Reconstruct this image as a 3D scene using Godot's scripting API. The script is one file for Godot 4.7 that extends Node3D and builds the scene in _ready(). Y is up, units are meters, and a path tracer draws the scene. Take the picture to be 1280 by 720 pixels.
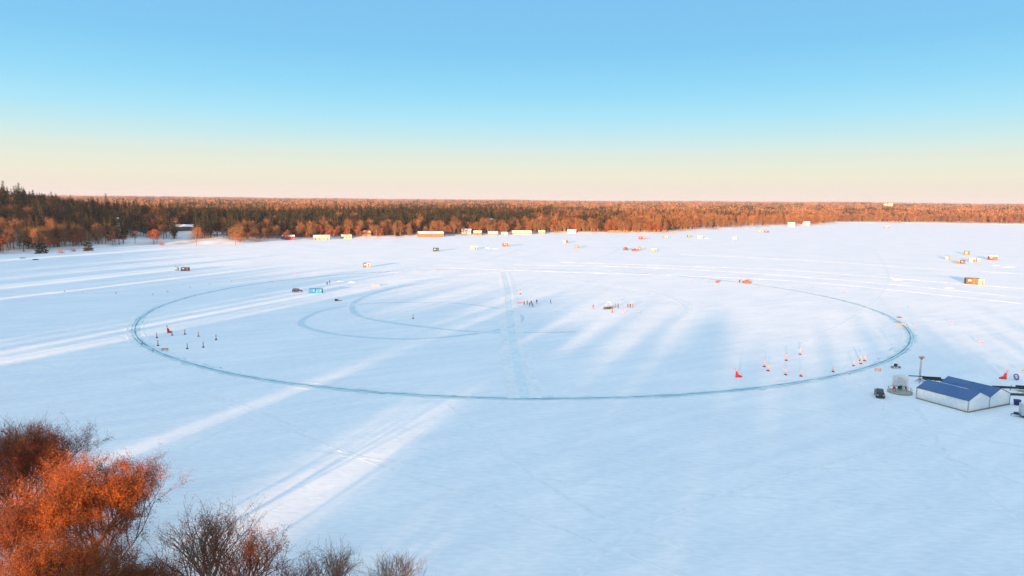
extends Node3D
# A frozen lake at sunset seen from the air: a ring cut in the ice, ice houses, a wooded shore. Metres, lake level y = 0.

const RING_CENTRE := Vector2(3.8, -307.0)
const RING_RADIUS := 154.0
const SUN_ELEVATION := 4.6
const SUN_AZIMUTH := 21.8

class Shape:
	var v := PackedVector3Array()
	var n := PackedVector3Array()
	var c := PackedColorArray()
	var col := Color(1, 1, 1)
	func tri(a: Vector3, b: Vector3, d: Vector3) -> void:
		var nn := (d - a).cross(b - a).normalized()
		v.append(a); v.append(b); v.append(d)
		n.append(nn); n.append(nn); n.append(nn)
		c.append(col); c.append(col); c.append(col)
	func quad(a: Vector3, b: Vector3, d: Vector3, e: Vector3) -> void:
		tri(a, b, d); tri(a, d, e)
	func face(a: Vector3, b: Vector3, d: Vector3, e: Vector3, out: Vector3) -> void:
		if (d - a).cross(b - a).dot(out) < 0.0: quad(a, e, d, b)
		else: quad(a, b, d, e)
	func face3(a: Vector3, b: Vector3, d: Vector3, out: Vector3) -> void:
		if (d - a).cross(b - a).dot(out) < 0.0: tri(a, d, b)
		else: tri(a, b, d)
	func hexa(p: Array) -> void:   # four bottom corners, four top corners
		var mid := Vector3.ZERO
		for q in p: mid += q / 8.0
		for f in [[0, 1, 2, 3], [4, 5, 6, 7], [0, 1, 5, 4], [1, 2, 6, 5], [2, 3, 7, 6], [3, 0, 4, 7]]:
			var m: Vector3 = (p[f[0]] + p[f[1]] + p[f[2]] + p[f[3]]) / 4.0
			face(p[f[0]], p[f[1]], p[f[2]], p[f[3]], m - mid)
	func box(at: Vector3, size: Vector3, b := Basis()) -> void:
		var s := size / 2.0
		var p := []
		for y in [-1, 1]:
			for q in [[-1, -1], [1, -1], [1, 1], [-1, 1]]:
				p.append(at + b * Vector3(q[0] * s.x, y * s.y, q[1] * s.z))
		hexa(p)
	func taper(at: Vector3, lower: Vector2, upper: Vector2, h: float, shift := Vector2.ZERO) -> void:   # base centre, sizes below and above
		var p := []
		for q in [[-1, -1], [1, -1], [1, 1], [-1, 1]]: p.append(at + Vector3(q[0] * lower.x / 2, 0, q[1] * lower.y / 2))
		for q in [[-1, -1], [1, -1], [1, 1], [-1, 1]]: p.append(at + Vector3(shift.x + q[0] * upper.x / 2, h, shift.y + q[1] * upper.y / 2))
		hexa(p)
	func tube(pts: Array, radii: Array, sides := 5) -> void:
		var rings := []
		for i in pts.size():
			var d: Vector3 = (pts[min(i + 1, pts.size() - 1)] - pts[max(i - 1, 0)]).normalized()
			var x := d.cross(Vector3.UP if absf(d.y) < 0.9 else Vector3.RIGHT).normalized()
			var y := d.cross(x)
			var ring := []
			for k in sides:
				var a := TAU * k / sides
				ring.append(x * cos(a) + y * sin(a))
			rings.append(ring)
		for i in pts.size() - 1:
			for k in sides:
				var k2 := (k + 1) % sides
				var a: Vector3 = pts[i] + rings[i][k] * radii[i]
				var b: Vector3 = pts[i] + rings[i][k2] * radii[i]
				var e: Vector3 = pts[i + 1] + rings[i + 1][k2] * radii[i + 1]
				var f: Vector3 = pts[i + 1] + rings[i + 1][k] * radii[i + 1]
				for q in [[a, i, k], [e, i + 1, k2], [b, i, k2], [a, i, k], [f, i + 1, k], [e, i + 1, k2]]:
					v.append(q[0]); n.append(rings[q[1]][q[2]]); c.append(col)
		for w in [0, pts.size() - 1]:
			for k in range(1, sides - 1):
				face3(pts[w] + rings[w][0] * radii[w], pts[w] + rings[w][k] * radii[w], pts[w] + rings[w][k + 1] * radii[w], pts[w] - pts[1 if w == 0 else w - 1])
	func lathe(at: Vector3, profile: Array, sides := 12) -> void:   # profile of Vector2(radius, height)
		for i in profile.size() - 1:
			for k in sides:
				var a0 := TAU * k / sides
				var a1 := TAU * (k + 1) / sides
				var p0: Vector2 = profile[i]
				var p1: Vector2 = profile[i + 1]
				var d0 := Vector3(cos(a0), 0, sin(a0))
				var d1 := Vector3(cos(a1), 0, sin(a1))
				var up := Vector3(0, p0.x - p1.x, 0) + (d0 + d1) * 0.5 * (p1.y - p0.y)
				if p0.x > 0.001: face3(at + d0 * p0.x + Vector3.UP * p0.y, at + d1 * p0.x + Vector3.UP * p0.y, at + d1 * p1.x + Vector3.UP * p1.y, up)
				if p1.x > 0.001: face3(at + d0 * p0.x + Vector3.UP * p0.y, at + d1 * p1.x + Vector3.UP * p1.y, at + d0 * p1.x + Vector3.UP * p1.y, up)
	func extrude(profile: Array, half: float, inset := 0.0, inset_from := 0.0) -> void:   # a side outline in (x, y), drawn across z; narrower above inset_from
		var cen := Vector2.ZERO
		for q in profile: cen += q / profile.size()
		var w := func(q): return half - (inset if q.y > inset_from else 0.0)
		for i in profile.size():
			var p: Vector2 = profile[i]
			var q: Vector2 = profile[(i + 1) % profile.size()]
			var m: Vector2 = (p + q) / 2.0 - cen
			face(Vector3(p.x, p.y, -w.call(p)), Vector3(q.x, q.y, -w.call(q)), Vector3(q.x, q.y, w.call(q)), Vector3(p.x, p.y, w.call(p)), Vector3(m.x, m.y, 0))
		var flat := PackedVector2Array(profile)
		var idx := Geometry2D.triangulate_polygon(flat)
		for s in [-1.0, 1.0]:
			for t in range(0, idx.size(), 3):
				var a := flat[idx[t]]
				var b := flat[idx[t + 1]]
				var d := flat[idx[t + 2]]
				face3(Vector3(a.x, a.y, s * w.call(a)), Vector3(b.x, b.y, s * w.call(b)), Vector3(d.x, d.y, s * w.call(d)), Vector3(0, 0, s))
	func mesh() -> ArrayMesh:
		var arr := []
		arr.resize(Mesh.ARRAY_MAX)
		arr[Mesh.ARRAY_VERTEX] = v
		arr[Mesh.ARRAY_NORMAL] = n
		arr[Mesh.ARRAY_COLOR] = c
		var m := ArrayMesh.new()
		m.add_surface_from_arrays(Mesh.PRIMITIVE_TRIANGLES, arr)
		return m

var rng := RandomNumberGenerator.new()
var drift := FastNoiseLite.new()
var broad := FastNoiseLite.new()
var hills := FastNoiseLite.new()
var patch := FastNoiseLite.new()
var lake := PackedVector2Array()
var taken := {}
var mats := {}
var snow_mat: StandardMaterial3D
var tint_mat: StandardMaterial3D
var bark_mat: StandardMaterial3D
var leaf_mat: StandardMaterial3D
var track_mat: StandardMaterial3D

# ---------------------------------------------------------------- materials
func noise_tex(seed_: int, freq: float, size: int, ramp: Array, octaves := 4, normal := false, strength := 4.0) -> NoiseTexture2D:
	var fn := FastNoiseLite.new()
	fn.seed = seed_; fn.noise_type = FastNoiseLite.TYPE_SIMPLEX_SMOOTH; fn.frequency = freq; fn.fractal_octaves = octaves
	var t := NoiseTexture2D.new()
	t.width = size; t.height = size; t.seamless = true; t.noise = fn
	if normal:
		t.as_normal_map = true; t.bump_strength = strength
	else:
		var g := Gradient.new()
		g.offsets = PackedFloat32Array([0.0, 1.0])
		g.colors = PackedColorArray([ramp[0], ramp[1]])
		t.color_ramp = g
	return t

func lin(r: float, g: float, b: float) -> Color:
	return Color(r, g, b).linear_to_srgb()

var grain: NoiseTexture2D
func mat(r: float, g: float, b: float, rough := 0.75, metal := 0.0) -> StandardMaterial3D:   # linear base colour with a little wear
	var key := [r, g, b, rough, metal]
	if not mats.has(key):
		var m := StandardMaterial3D.new()
		m.albedo_color = lin(r, g, b); m.roughness = rough; m.metallic = metal
		m.albedo_texture = grain; m.uv1_triplanar = true; m.uv1_scale = Vector3(0.35, 0.35, 0.35)
		mats[key] = m
	return mats[key]

# ---------------------------------------------------------------- nodes
func numbered(called: String) -> String:
	taken[called] = taken.get(called, -1) + 1
	return called if taken[called] == 0 else "%s_%03d" % [called, taken[called]]

func thing(called: String, label: String, category: String, at: Vector3, turn := 0.0, group := "") -> Node3D:
	var o := Node3D.new()
	o.name = numbered(called)
	add_child(o)
	o.position = at; o.rotation.y = turn
	o.set_meta("label", label); o.set_meta("category", category)
	if group != "": o.set_meta("group", group)
	return o

func part(parent: Node, called: String, s, m: Material, label := "") -> MeshInstance3D:
	var o := MeshInstance3D.new()
	o.name = called
	o.mesh = s.mesh() if s is Shape else s
	o.material_override = m
	parent.add_child(o, true)
	if label != "": o.set_meta("label", label)
	return o

func structure(called: String, s, m: Material) -> MeshInstance3D:
	var o := MeshInstance3D.new()
	o.name = numbered(called)
	o.mesh = s.mesh() if s is Shape else s
	o.material_override = m
	add_child(o)
	o.set_meta("kind", "structure")
	return o

func copy_of(src: Node3D, label: String, at: Vector3, turn: float, size := 1.0, group := "") -> Node3D:
	var o: Node3D = src.duplicate()
	var called := String(src.name)
	if called.substr(called.length() - 3).is_valid_int(): called = called.substr(0, called.length() - 4)
	o.name = numbered(called)
	add_child(o)
	o.position = at; o.rotation.y = turn; o.scale = Vector3.ONE * size
	o.set_meta("label", label)
	if group != "": o.set_meta("group", group)
	return o

# ---------------------------------------------------------------- ground heights
func lake_h(x: float, z: float) -> float:
	return 0.042 * drift.get_noise_2d(x, z) + 0.10 * broad.get_noise_2d(x, z)

func shore_distance(p: Vector2) -> float:   # below zero on the lake
	var best := 1e12
	var k := lake.size()
	for i in k:
		var a := lake[i]
		var ab := lake[(i + 1) % k] - a
		var t := clampf((p - a).dot(ab) / ab.length_squared(), 0.0, 1.0)
		best = minf(best, p.distance_squared_to(a + ab * t))
	best = sqrt(best)
	return -best if Geometry2D.is_point_in_polygon(p, lake) else best

func land_at(x: float, z: float, d: float) -> float:
	if d <= 0.0: return maxf(-1.5, d * 0.2)
	var h := 2.2 * smoothstep(0.0, 10.0, d) + 9.0 * smoothstep(25.0, 190.0, d)
	h += 7.0 * smoothstep(20.0, 260.0, d) * hills.get_noise_2d(x, z)
	h += 28.0 * exp(-(pow((x + 545.0) / 120.0, 2) + pow((z + 640.0) / 150.0, 2))) * smoothstep(8.0, 130.0, d)
	h += 8.0 * exp(-(pow((x + 330.0) / 110.0, 2) + pow((z + 740.0) / 110.0, 2))) * smoothstep(8.0, 130.0, d)
	if z < 0.0:
		var far := Vector2(x, z).length()
		h += 11.0 * smoothstep(1500.0, 5200.0, far) + 16.0 * smoothstep(4500.0, 9500.0, far)
		h += 16.0 * smoothstep(1600.0, 6000.0, far) * hills.get_noise_2d(x * 0.3 + 500.0, z * 0.22)
	return h

func land_h(x: float, z: float) -> float:
	return land_at(x, z, shore_distance(Vector2(x, z)))

func ground(p: Vector3) -> Vector3:
	return Vector3(p.x, lake_h(p.x, p.z), p.z)

func on_land(p: Vector3, sink := 0.0) -> Vector3:
	return Vector3(p.x, land_h(p.x, p.z) - sink, p.z)

# ---------------------------------------------------------------- setting
func grid(x0: float, x1: float, z0: float, z1: float, cell: float, height: Callable, colour: Callable, hole := Rect2()) -> ArrayMesh:
	var nx := int(ceil((x1 - x0) / cell))
	var nz := int(ceil((z1 - z0) / cell))
	var v := PackedVector3Array()
	var c := PackedColorArray()
	var n := PackedVector3Array()
	var idx := PackedInt32Array()
	for j in nz + 1:
		for i in nx + 1:
			var x := x0 + i * cell
			var z := z0 + j * cell
			v.append(Vector3(x, height.call(x, z), z))
			c.append(colour.call(x, z))
	var w := nx + 1
	for j in nz + 1:
		for i in nx + 1:
			var a := v[j * w + maxi(i - 1, 0)]
			var b := v[j * w + mini(i + 1, nx)]
			var d := v[maxi(j - 1, 0) * w + i]
			var e := v[mini(j + 1, nz) * w + i]
			n.append((e - d).cross(b - a).normalized())
	for j in nz:
		for i in nx:
			if hole.has_area() and hole.has_point(Vector2(x0 + (i + 0.5) * cell, z0 + (j + 0.5) * cell)): continue
			var a := j * w + i
			idx.append_array(PackedInt32Array([a, a + 1, a + w + 1, a, a + w + 1, a + w]))
	var arr := []
	arr.resize(Mesh.ARRAY_MAX)
	arr[Mesh.ARRAY_VERTEX] = v; arr[Mesh.ARRAY_NORMAL] = n; arr[Mesh.ARRAY_COLOR] = c; arr[Mesh.ARRAY_INDEX] = idx
	var m := ArrayMesh.new()
	m.add_surface_from_arrays(Mesh.PRIMITIVE_TRIANGLES, arr)
	return m

func snow_tone(x: float, z: float) -> Color:   # wind crust and fresher powder
	var along := x * 0.86 - z * 0.51   # the wind has combed the crust into streaks
	var across := x * 0.51 + z * 0.86
	var t := 0.5 + 0.35 * patch.get_noise_2d(x, z) + 0.55 * patch.get_noise_2d(along * 0.7, across * 7.0)
	return Color(0.845, 0.89, 0.93).lerp(Color(1, 1, 1), clampf(t * 1.1, 0.0, 1.0))

func smooth(points: Array, step: float, closed := false) -> PackedVector2Array:
	var out := PackedVector2Array()
	var k := points.size()
	var last := k if closed else k - 1
	for i in last:
		var p0: Vector2 = points[(i - 1 + k) % k] if closed else points[maxi(i - 1, 0)]
		var p1: Vector2 = points[i]
		var p2: Vector2 = points[(i + 1) % k]
		var p3: Vector2 = points[(i + 2) % k] if closed else points[mini(i + 2, k - 1)]
		var m := maxi(1, int(p1.distance_to(p2) / step))
		for s in m: out.append(p1.cubic_interpolate(p2, p0, p3, float(s) / m))
	out.append(points[0] if closed else points[k - 1])
	return out

# A band laid on the snow along a path. rows: [offset across, height above the snow, linear colour]
func band(called: String, path: PackedVector2Array, rows: Array, wobble := 0.15, mottling := 0.06, m: Material = null) -> void:
	var s := Shape.new()
	var wn := FastNoiseLite.new()
	wn.seed = hash(called) % 1000 + taken.get(called, 0) * 17
	wn.frequency = 0.11
	var before := []
	var length := 0.0
	for i in path.size():
		var d := (path[mini(i + 1, path.size() - 1)] - path[maxi(i - 1, 0)]).normalized()
		if i > 0: length += path[i].distance_to(path[i - 1])
		var across := Vector2(-d.y, d.x)
		var now := []
		for r in rows.size():
			var q: Vector2 = path[i] + across * (rows[r][0] + wobble * wn.get_noise_2d(length, r * 31.0))
			var up: float = rows[r][1] * (0.75 + 0.5 * wn.get_noise_2d(length * 1.7, 200.0 + r * 13.0)) if rows[r][1] > 0.05 else rows[r][1]
			var k: float = 1.0 + mottling * 2.0 * wn.get_noise_2d(length * 2.3, 500.0 + r * 29.0)
			now.append([Vector3(q.x, lake_h(q.x, q.y) + up, q.y), Color(rows[r][2].r * k, rows[r][2].g * k, rows[r][2].b * k)])
		if i > 0:
			for r in rows.size() - 1:
				var quad_ := [before[r], before[r + 1], now[r + 1], now[r]]
				var nn: Vector3 = (quad_[2][0] - quad_[0][0]).cross(quad_[1][0] - quad_[0][0]).normalized()
				var order := [0, 1, 2, 0, 2, 3] if nn.y > 0 else [0, 2, 1, 0, 3, 2]
				if nn.y < 0: nn = -nn
				for o in order:
					s.v.append(quad_[o][0]); s.n.append(nn); s.c.append(quad_[o][1])
		before = now
	structure(called, s, m if m else track_mat)

func build_setting() -> void:
	var inner := Rect2(-230, -475, 480, 415)
	var flat := func(x, z): return lake_h(x, z)
	structure("lake_snow", grid(inner.position.x, inner.end.x, inner.position.y, inner.end.y, 1.25, flat, snow_tone), snow_mat)
	structure("lake_snow", grid(-650.0, 2200.0, -1960.0, 300.0, 10.0, func(x, z): return lake_h(x, z) - 0.03, snow_tone, inner.grow(-5.0)), snow_mat)
	var forest_floor := func(x, z):
		var t := clampf(0.5 + 0.9 * patch.get_noise_2d(x * 0.7 + 90.0, z * 0.7), 0.0, 1.0)
		return Color(0.86, 0.87, 0.90).lerp(Color(0.30, 0.21, 0.15), 0.75 * t * t)
	structure("land", grid(-1000.0, 2350.0, -2300.0, 440.0, 12.0, land_h, forest_floor), track_mat)
	var far_h := func(x, z): return land_at(x, z, 400.0) - (14.0 if Rect2(-960, -2260, 3280, 2700).has_point(Vector2(x, z)) else 0.0)
	var far_c := func(x, z):
		var t := 0.5 + 0.5 * patch.get_noise_2d(x * 0.05, z * 0.12)
		return Color(0.14, 0.085, 0.06).lerp(Color(0.27, 0.17, 0.12), t)
	structure("far_hills", grid(-12000.0, 12000.0, -14000.0, 800.0, 110.0, far_h, far_c, Rect2(-880, -2180, 3120, 2560)), track_mat)

	# the ring sawn through the ice: slush thrown up along it, the open cut, and loose snow on the inner edge
	var ring := PackedVector2Array()
	for i in 721: ring.append(RING_CENTRE + Vector2(cos(TAU * i / 720.0), sin(TAU * i / 720.0)) * RING_RADIUS)
	var slush := Color(0.60, 0.77, 0.83)
	var packed := Color(0.77, 0.85, 0.89)
	var fresh := Color(0.865, 0.885, 0.91)
	band("slush_ring", ring, [[-1.6, 0.012, packed], [-0.8, 0.02, slush], [0.0, 0.02, slush], [0.6, 0.02, slush], [1.2, 0.012, packed]], 0.9, 0.16)
	band("ice_cut", ring, [[-0.20, 0.027, Color(0.16, 0.34, 0.43)], [0.18, 0.027, Color(0.16, 0.34, 0.43)]], 0.24, 0.4)
	band("snow_ridge", ring, [[-3.4, 0.0, fresh], [-2.7, 0.07, fresh], [-2.1, 0.01, fresh]], 0.7)
	band("snow_ridge", ring, [[1.7, 0.01, fresh], [2.3, 0.06, fresh], [3.0, 0.0, fresh]], 0.7)
	var arc := PackedVector2Array()
	for i in range(20, 175): arc.append(RING_CENTRE + Vector2(cos(PI * i / 180.0), sin(PI * i / 180.0)) * (RING_RADIUS + 0.95))
	band("ice_cut", arc, [[-0.12, 0.029, Color(0.34, 0.54, 0.60)], [0.10, 0.029, Color(0.34, 0.54, 0.60)]], 0.35, 0.4)

	var r2 := RandomNumberGenerator.new()
	r2.seed = 9
	for k in 34:   # slush spilled beside the cut
		var a0 := r2.randf() * TAU
		var spill := PackedVector2Array()
		var wide := r2.randf_range(0.4, 1.3)
		var off := r2.randf_range(1.0, 2.6) * (1.0 if r2.randf() < 0.5 else -1.0)
		for i in 8: spill.append(RING_CENTRE + Vector2(cos(a0 + i * 0.006), sin(a0 + i * 0.006)) * (RING_RADIUS + off))
		band("slush_patch", spill, [[-wide, 0.016, packed], [-wide * 0.4, 0.024, slush], [wide * 0.4, 0.024, slush], [wide, 0.016, packed]], 0.8, 0.2)

	# the ploughed lane from the far rim to the near rim
	var lane := smooth([Vector2(-5.3, -440.5), Vector2(-2.1, -357.3), Vector2(-1.0, -288.6), Vector2(-0.2, -241.8), Vector2(1.1, -202.2), Vector2(2.3, -173.5), Vector2(3.2, -153.0)], 1.0)
	band("ploughed_lane", lane, [[-1.25, 0.012, packed], [-0.55, 0.015, Color(0.76, 0.86, 0.91)], [0.55, 0.015, Color(0.76, 0.86, 0.91)], [1.25, 0.012, packed]], 0.4)
	for side in [-1.0, 1.0]:
		band("snow_ridge", lane, [[side * 1.2, 0.01, fresh], [side * 2.0, 0.10, fresh], [side * 3.4, 0.05, fresh], [side * 4.4, 0.0, fresh]], 0.35)

	# loops driven inside the ring
	var loop_a := smooth([Vector2(-78.5, -249.5), Vector2(-71.2, -236.9), Vector2(-59.6, -227.1), Vector2(-44.8, -220.9), Vector2(-31.5, -220.2), Vector2(-16.2, -227.7), Vector2(-2.7, -240.1), Vector2(3.2, -255.3), Vector2(2.7, -272.0), Vector2(-5.0, -286.2), Vector2(-21.3, -299.0), Vector2(-39.6, -302.8), Vector2(-60.4, -299.1), Vector2(-72.2, -289.1), Vector2(-79.2, -271.6)], 1.5, true)
	var loop_b := smooth([Vector2(-36.4, -384.1), Vector2(-56.1, -363.9), Vector2(-67.3, -333.7), Vector2(-70.5, -306.0), Vector2(-67.2, -282.7), Vector2(-58.9, -263.0), Vector2(-46.3, -251.1), Vector2(-28.6, -240.5), Vector2(-11.0, -233.7), Vector2(2.9, -232.8), Vector2(22.6, -235.2)], 1.5)
	var right_loop := smooth([Vector2(27.9, -393.0), Vector2(53.4, -375.5), Vector2(71.9, -346.1), Vector2(78.1, -309.9), Vector2(73.3, -282.0), Vector2(61.7, -258.2)], 1.5)
	var rut := Color(0.62, 0.76, 0.84)
	for q in [loop_a, loop_b, right_loop]:
		if q == right_loop: rut = Color(0.78, 0.87, 0.92)
		band("driven_track", q, [[-2.3, 0.0, fresh], [-1.6, 0.09, fresh], [-0.9, 0.012, rut], [0.0, 0.02, rut], [0.9, 0.012, rut], [1.5, 0.08, fresh], [2.2, 0.0, fresh]], 0.3)

	# straight runs past the ring and single tracks elsewhere
	var runs := [
		[Vector2(-44.0, -464.2), Vector2(31.4, -443.7), Vector2(110.7, -425.7), Vector2(170.3, -399.7), Vector2(213.1, -352.3), Vector2(241.1, -312.0)],
		[Vector2(-0.1, -492.5), Vector2(91.0, -482.4), Vector2(166.3, -439.9), Vector2(220.3, -387.6), Vector2(257.9, -334.2)],
		[Vector2(36.4, -516.1), Vector2(127.7, -492.0), Vector2(196.9, -463.3), Vector2(285.3, -370.4)],
		[Vector2(-72.3, -381.4), Vector2(-25.1, -424.0), Vector2(35.0, -495.9), Vector2(84.8, -601.9), Vector2(148.4, -844.7)],
		[Vector2(-255.3, -325.7), Vector2(-222.8, -323.5), Vector2(-190.0, -319.9), Vector2(-169.4, -317.0)],
		[Vector2(-23.0, -192.7), Vector2(14.7, -201.6), Vector2(55.3, -208.9), Vector2(93.5, -216.6)],
		[Vector2(150.5, -609.4), Vector2(226.4, -565.5), Vector2(287.0, -506.9), Vector2(349.5, -455.1)],
		[Vector2(-125.9, -342.2), Vector2(-113.3, -398.7), Vector2(-63.3, -445.9), Vector2(-24.9, -524.1), Vector2(7.4, -653.9)],
		[Vector2(94.1, -217.8), Vector2(133.0, -265.4), Vector2(184.7, -338.2), Vector2(257.0, -463.1), Vector2(384.2, -726.4)],
		[Vector2(0.2, -139.9), Vector2(31.9, -145.3), Vector2(60.5, -146.1), Vector2(74.7, -139.2), Vector2(98.1, -123.3)],
		[Vector2(-40.8, -119.9), Vector2(-10.6, -111.1), Vector2(20.6, -103.0), Vector2(50.4, -99.0), Vector2(77.6, -96.2)],
		[Vector2(-17.4, -120.5), Vector2(17.4, -116.5), Vector2(49.9, -112.5), Vector2(89.3, -111.6)],
		[Vector2(-59.6, -119.4), Vector2(-51.9, -138.4), Vector2(-34.4, -150.6)],
		[Vector2(-90.2, -170.3), Vector2(-32.0, -120.1), Vector2(0.3, -94.7), Vector2(24.9, -75.3)],
		[Vector2(6.0, -75.0), Vector2(18.2, -90.1), Vector2(42.4, -107.2), Vector2(87.0, -132.0)],
		[Vector2(-14.1, -148.1), Vector2(-2.7, -120.8), Vector2(12.0, -95.0), Vector2(26.8, -81.7)],
		[Vector2(84.2, -104.9), Vector2(78.7, -118.8), Vector2(78.4, -136.7), Vector2(87.0, -154.3)],
		[Vector2(73.8, -91.2), Vector2(76.7, -111.3), Vector2(86.8, -136.9), Vector2(91.8, -151.2)],
		[Vector2(-143.1, -186.1), Vector2(-116.5, -176.1), Vector2(-88.9, -164.1), Vector2(-60.3, -146.7), Vector2(-40.5, -128.7)],
		[Vector2(-195.8, -248.7), Vector2(-168.4, -243.3), Vector2(-141.4, -232.1), Vector2(-120.9, -215.0)],
		[Vector2(87.0, -154.3), Vector2(87.6, -168.4), Vector2(87.3, -176.4), Vector2(96.2, -190.3)],
	]
	for q in runs:
		var path := smooth(q, 1.6)
		var near: bool = q[-1].y > -260.0
		var edge := 0.022 if near else 0.07
		var floor_ := fresh.lerp(packed, 0.45 if near else 1.0)
		band("snowmobile_track", path, [[-0.6, 0.0, fresh], [-0.4, edge, fresh], [-0.2, 0.012, floor_], [0.2, 0.012, floor_], [0.4, edge, fresh], [0.6, 0.0, fresh]], 0.2)
	# low banks and heaps of pushed snow
	for q in [[Vector3(123.89, 0, -177.66), 3.4, 1.5, 0.75], [Vector3(-103.45, 0, -382.94), 3.4, 1.2, 0.7], [Vector3(-96.69, 0, -379.52), 2.6, 1.0, 0.6], [Vector3(-89.18, 0, -376.23), 3.0, 1.3, 0.7], [Vector3(-15.93, 0, -662.24), 4.0, 2.0, 0.8], [Vector3(-25.68, 0, -672.68), 5.0, 2.0, 0.9], [Vector3(256.43, 0, -900.46), 4.5, 2.0, 0.9], [Vector3(372.05, 0, -521.40), 4.0, 1.8, 0.7], [Vector3(373.14, 0, -508.49), 6.0, 1.8, 0.7], [Vector3(242.22, 0, -374.40), 3.5, 1.4, 0.5], [Vector3(235.54, 0, -413.07), 5.0, 1.2, 0.5]]:
		var s := Shape.new()
		var wn := FastNoiseLite.new(); wn.seed = int(absf(q[0].x)); wn.frequency = 0.35
		var rings := 6
		var at := func(r, k):
			var a: float = TAU * (k % 16) / 16.0
			var f := float(r) / rings
			var p := Vector3(cos(a) * q[1] * f, 0, sin(a) * q[2] * f) * (1.0 + 0.3 * wn.get_noise_2d(cos(a) * 3.0, sin(a) * 3.0))
			p.y = 0.65 * q[3] * (pow(cos(f * PI / 2.0), 1.3)) * (1.0 + 0.4 * wn.get_noise_2d(p.x * 2.0, p.z * 2.0)) - 0.06
			return p
		for r in rings:
			for k in 16:
				if r > 0: s.face3(at.call(r, k), at.call(r, k + 1), at.call(r + 1, k), Vector3.UP)
				s.face3(at.call(r, k + 1), at.call(r + 1, k + 1), at.call(r + 1, k), Vector3.UP)
		structure("snow_heap", s, snow_mat).position = ground(q[0])

# ---------------------------------------------------------------- trees
func limb_mesh(s: Shape, from: Vector3, dir: Vector3, length: float, radius: float, level: int, tips: Array, r: RandomNumberGenerator, up := 0.25, spread := 0.75, kids := 4) -> void:
	var pts := [from]
	var radii := [radius]
	var d := dir
	var steps := 4 if level > 1 else 2
	for i in steps:
		d = (d + Vector3(r.randf_range(-1, 1), r.randf_range(-0.6, 1), r.randf_range(-1, 1)) * 0.16 + Vector3.UP * up * 0.18).normalized()
		pts.append(pts[-1] + d * length / steps)
		radii.append(radius * lerpf(1.0, 0.45, float(i + 1) / steps))
	s.tube(pts, radii, 3 if level < 3 else (5 if level < 5 else 7))
	if level <= 1:
		tips.append([pts[-1], d]); tips.append([pts[1], d])
		return
	for k in kids + (1 if level > 3 else 0):
		var t := lerpf(0.35, 1.0, (k + r.randf()) / kids)
		t = minf(t, 1.0)
		var at := t * steps
		var i0 := mini(int(at), steps - 1)
		var p: Vector3 = pts[i0].lerp(pts[i0 + 1], at - i0)
		var side := d.cross(Vector3(r.randf_range(-1, 1), r.randf_range(-1, 1), r.randf_range(-1, 1))).normalized()
		var nd := (d * r.randf_range(0.45, 0.9) + side * spread * r.randf_range(0.7, 1.2) + Vector3.UP * up).normalized()
		limb_mesh(s, p, nd, length * r.randf_range(0.55, 0.78), maxf(radius * lerpf(0.62, 0.42, t), 0.013), level - 1, tips, r, up, spread, kids)

# A broadleaf tree close by: trunk with limbs and twigs; leaves that hung on through the winter where there are any
func near_tree(called: String, label: String, category: String, at: Vector3, h: float, wide: float, seed_: int, leaves: int, leaf_lo: Color, leaf_hi: Color, bark: Color, levels := 6, lean := Vector3.ZERO, twig_colour := Color(0.16, 0.07, 0.045)) -> void:
	var r := RandomNumberGenerator.new()
	r.seed = seed_
	var o := thing(called, label, category, at, 0.0)
	var trunk := Shape.new()
	trunk.col = bark
	var fork := h * 0.27
	trunk.tube([Vector3(0, -0.5, 0), Vector3(0.05, fork * 0.5, 0.04), Vector3(0, fork, 0) + lean * 0.3, Vector3(0, fork * 1.7, 0) + lean], [h * 0.024, h * 0.019, h * 0.017, h * 0.007], 8)
	part(o, "trunk", trunk, bark_mat)
	var limbs := Shape.new()
	limbs.col = twig_colour.lerp(bark, 0.4)
	var tips := []
	var n := 12
	for k in n:
		var a := TAU * k / n * 2.4 + r.randf() * 0.6
		var f := lerpf(0.42, 1.7, float(k) / n)
		var out := lerpf(wide * 0.5, wide * 0.2, float(k) / n)
		var p := Vector3(0, fork * f, 0) + lean * clampf(f - 0.7, 0.0, 1.0)
		var d := (Vector3(cos(a), 0, sin(a)) * out + Vector3.UP * (h - fork * f) * 0.62).normalized()
		var len_ := (Vector3(cos(a), 0, sin(a)) * out + Vector3.UP * (h - fork * f) * 0.6).length() * 0.56
		limb_mesh(limbs, p, d, len_, h * 0.0085, levels - 1, tips, r, 0.22, 0.75, 4)
	part(o, "limbs", limbs, bark_mat)
	if leaves == 0: return
	var crown := Shape.new()
	for k in leaves:
		var tip: Array = tips[r.randi() % tips.size()]
		var p: Vector3 = tip[0] + Vector3(r.randfn(), r.randfn(), r.randfn()) * 0.2 - tip[1] * r.randf() * 0.5
		crown.col = leaf_lo.lerp(leaf_hi, r.randf())
		var a := Vector3(r.randf_range(-1, 1), r.randf_range(-1, 0.4), r.randf_range(-1, 1)).normalized()
		var b := a.cross(Vector3(r.randf_range(-1, 1), r.randf_range(-1, 1), r.randf_range(-1, 1))).normalized()
		var size := r.randf_range(0.05, 0.10)
		crown.tri(p, p + a * size * 1.1 + b * size * 0.55, p + a * size * 1.3 - b * size * 0.5)
	part(o, "crown", crown, leaf_mat)

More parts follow.
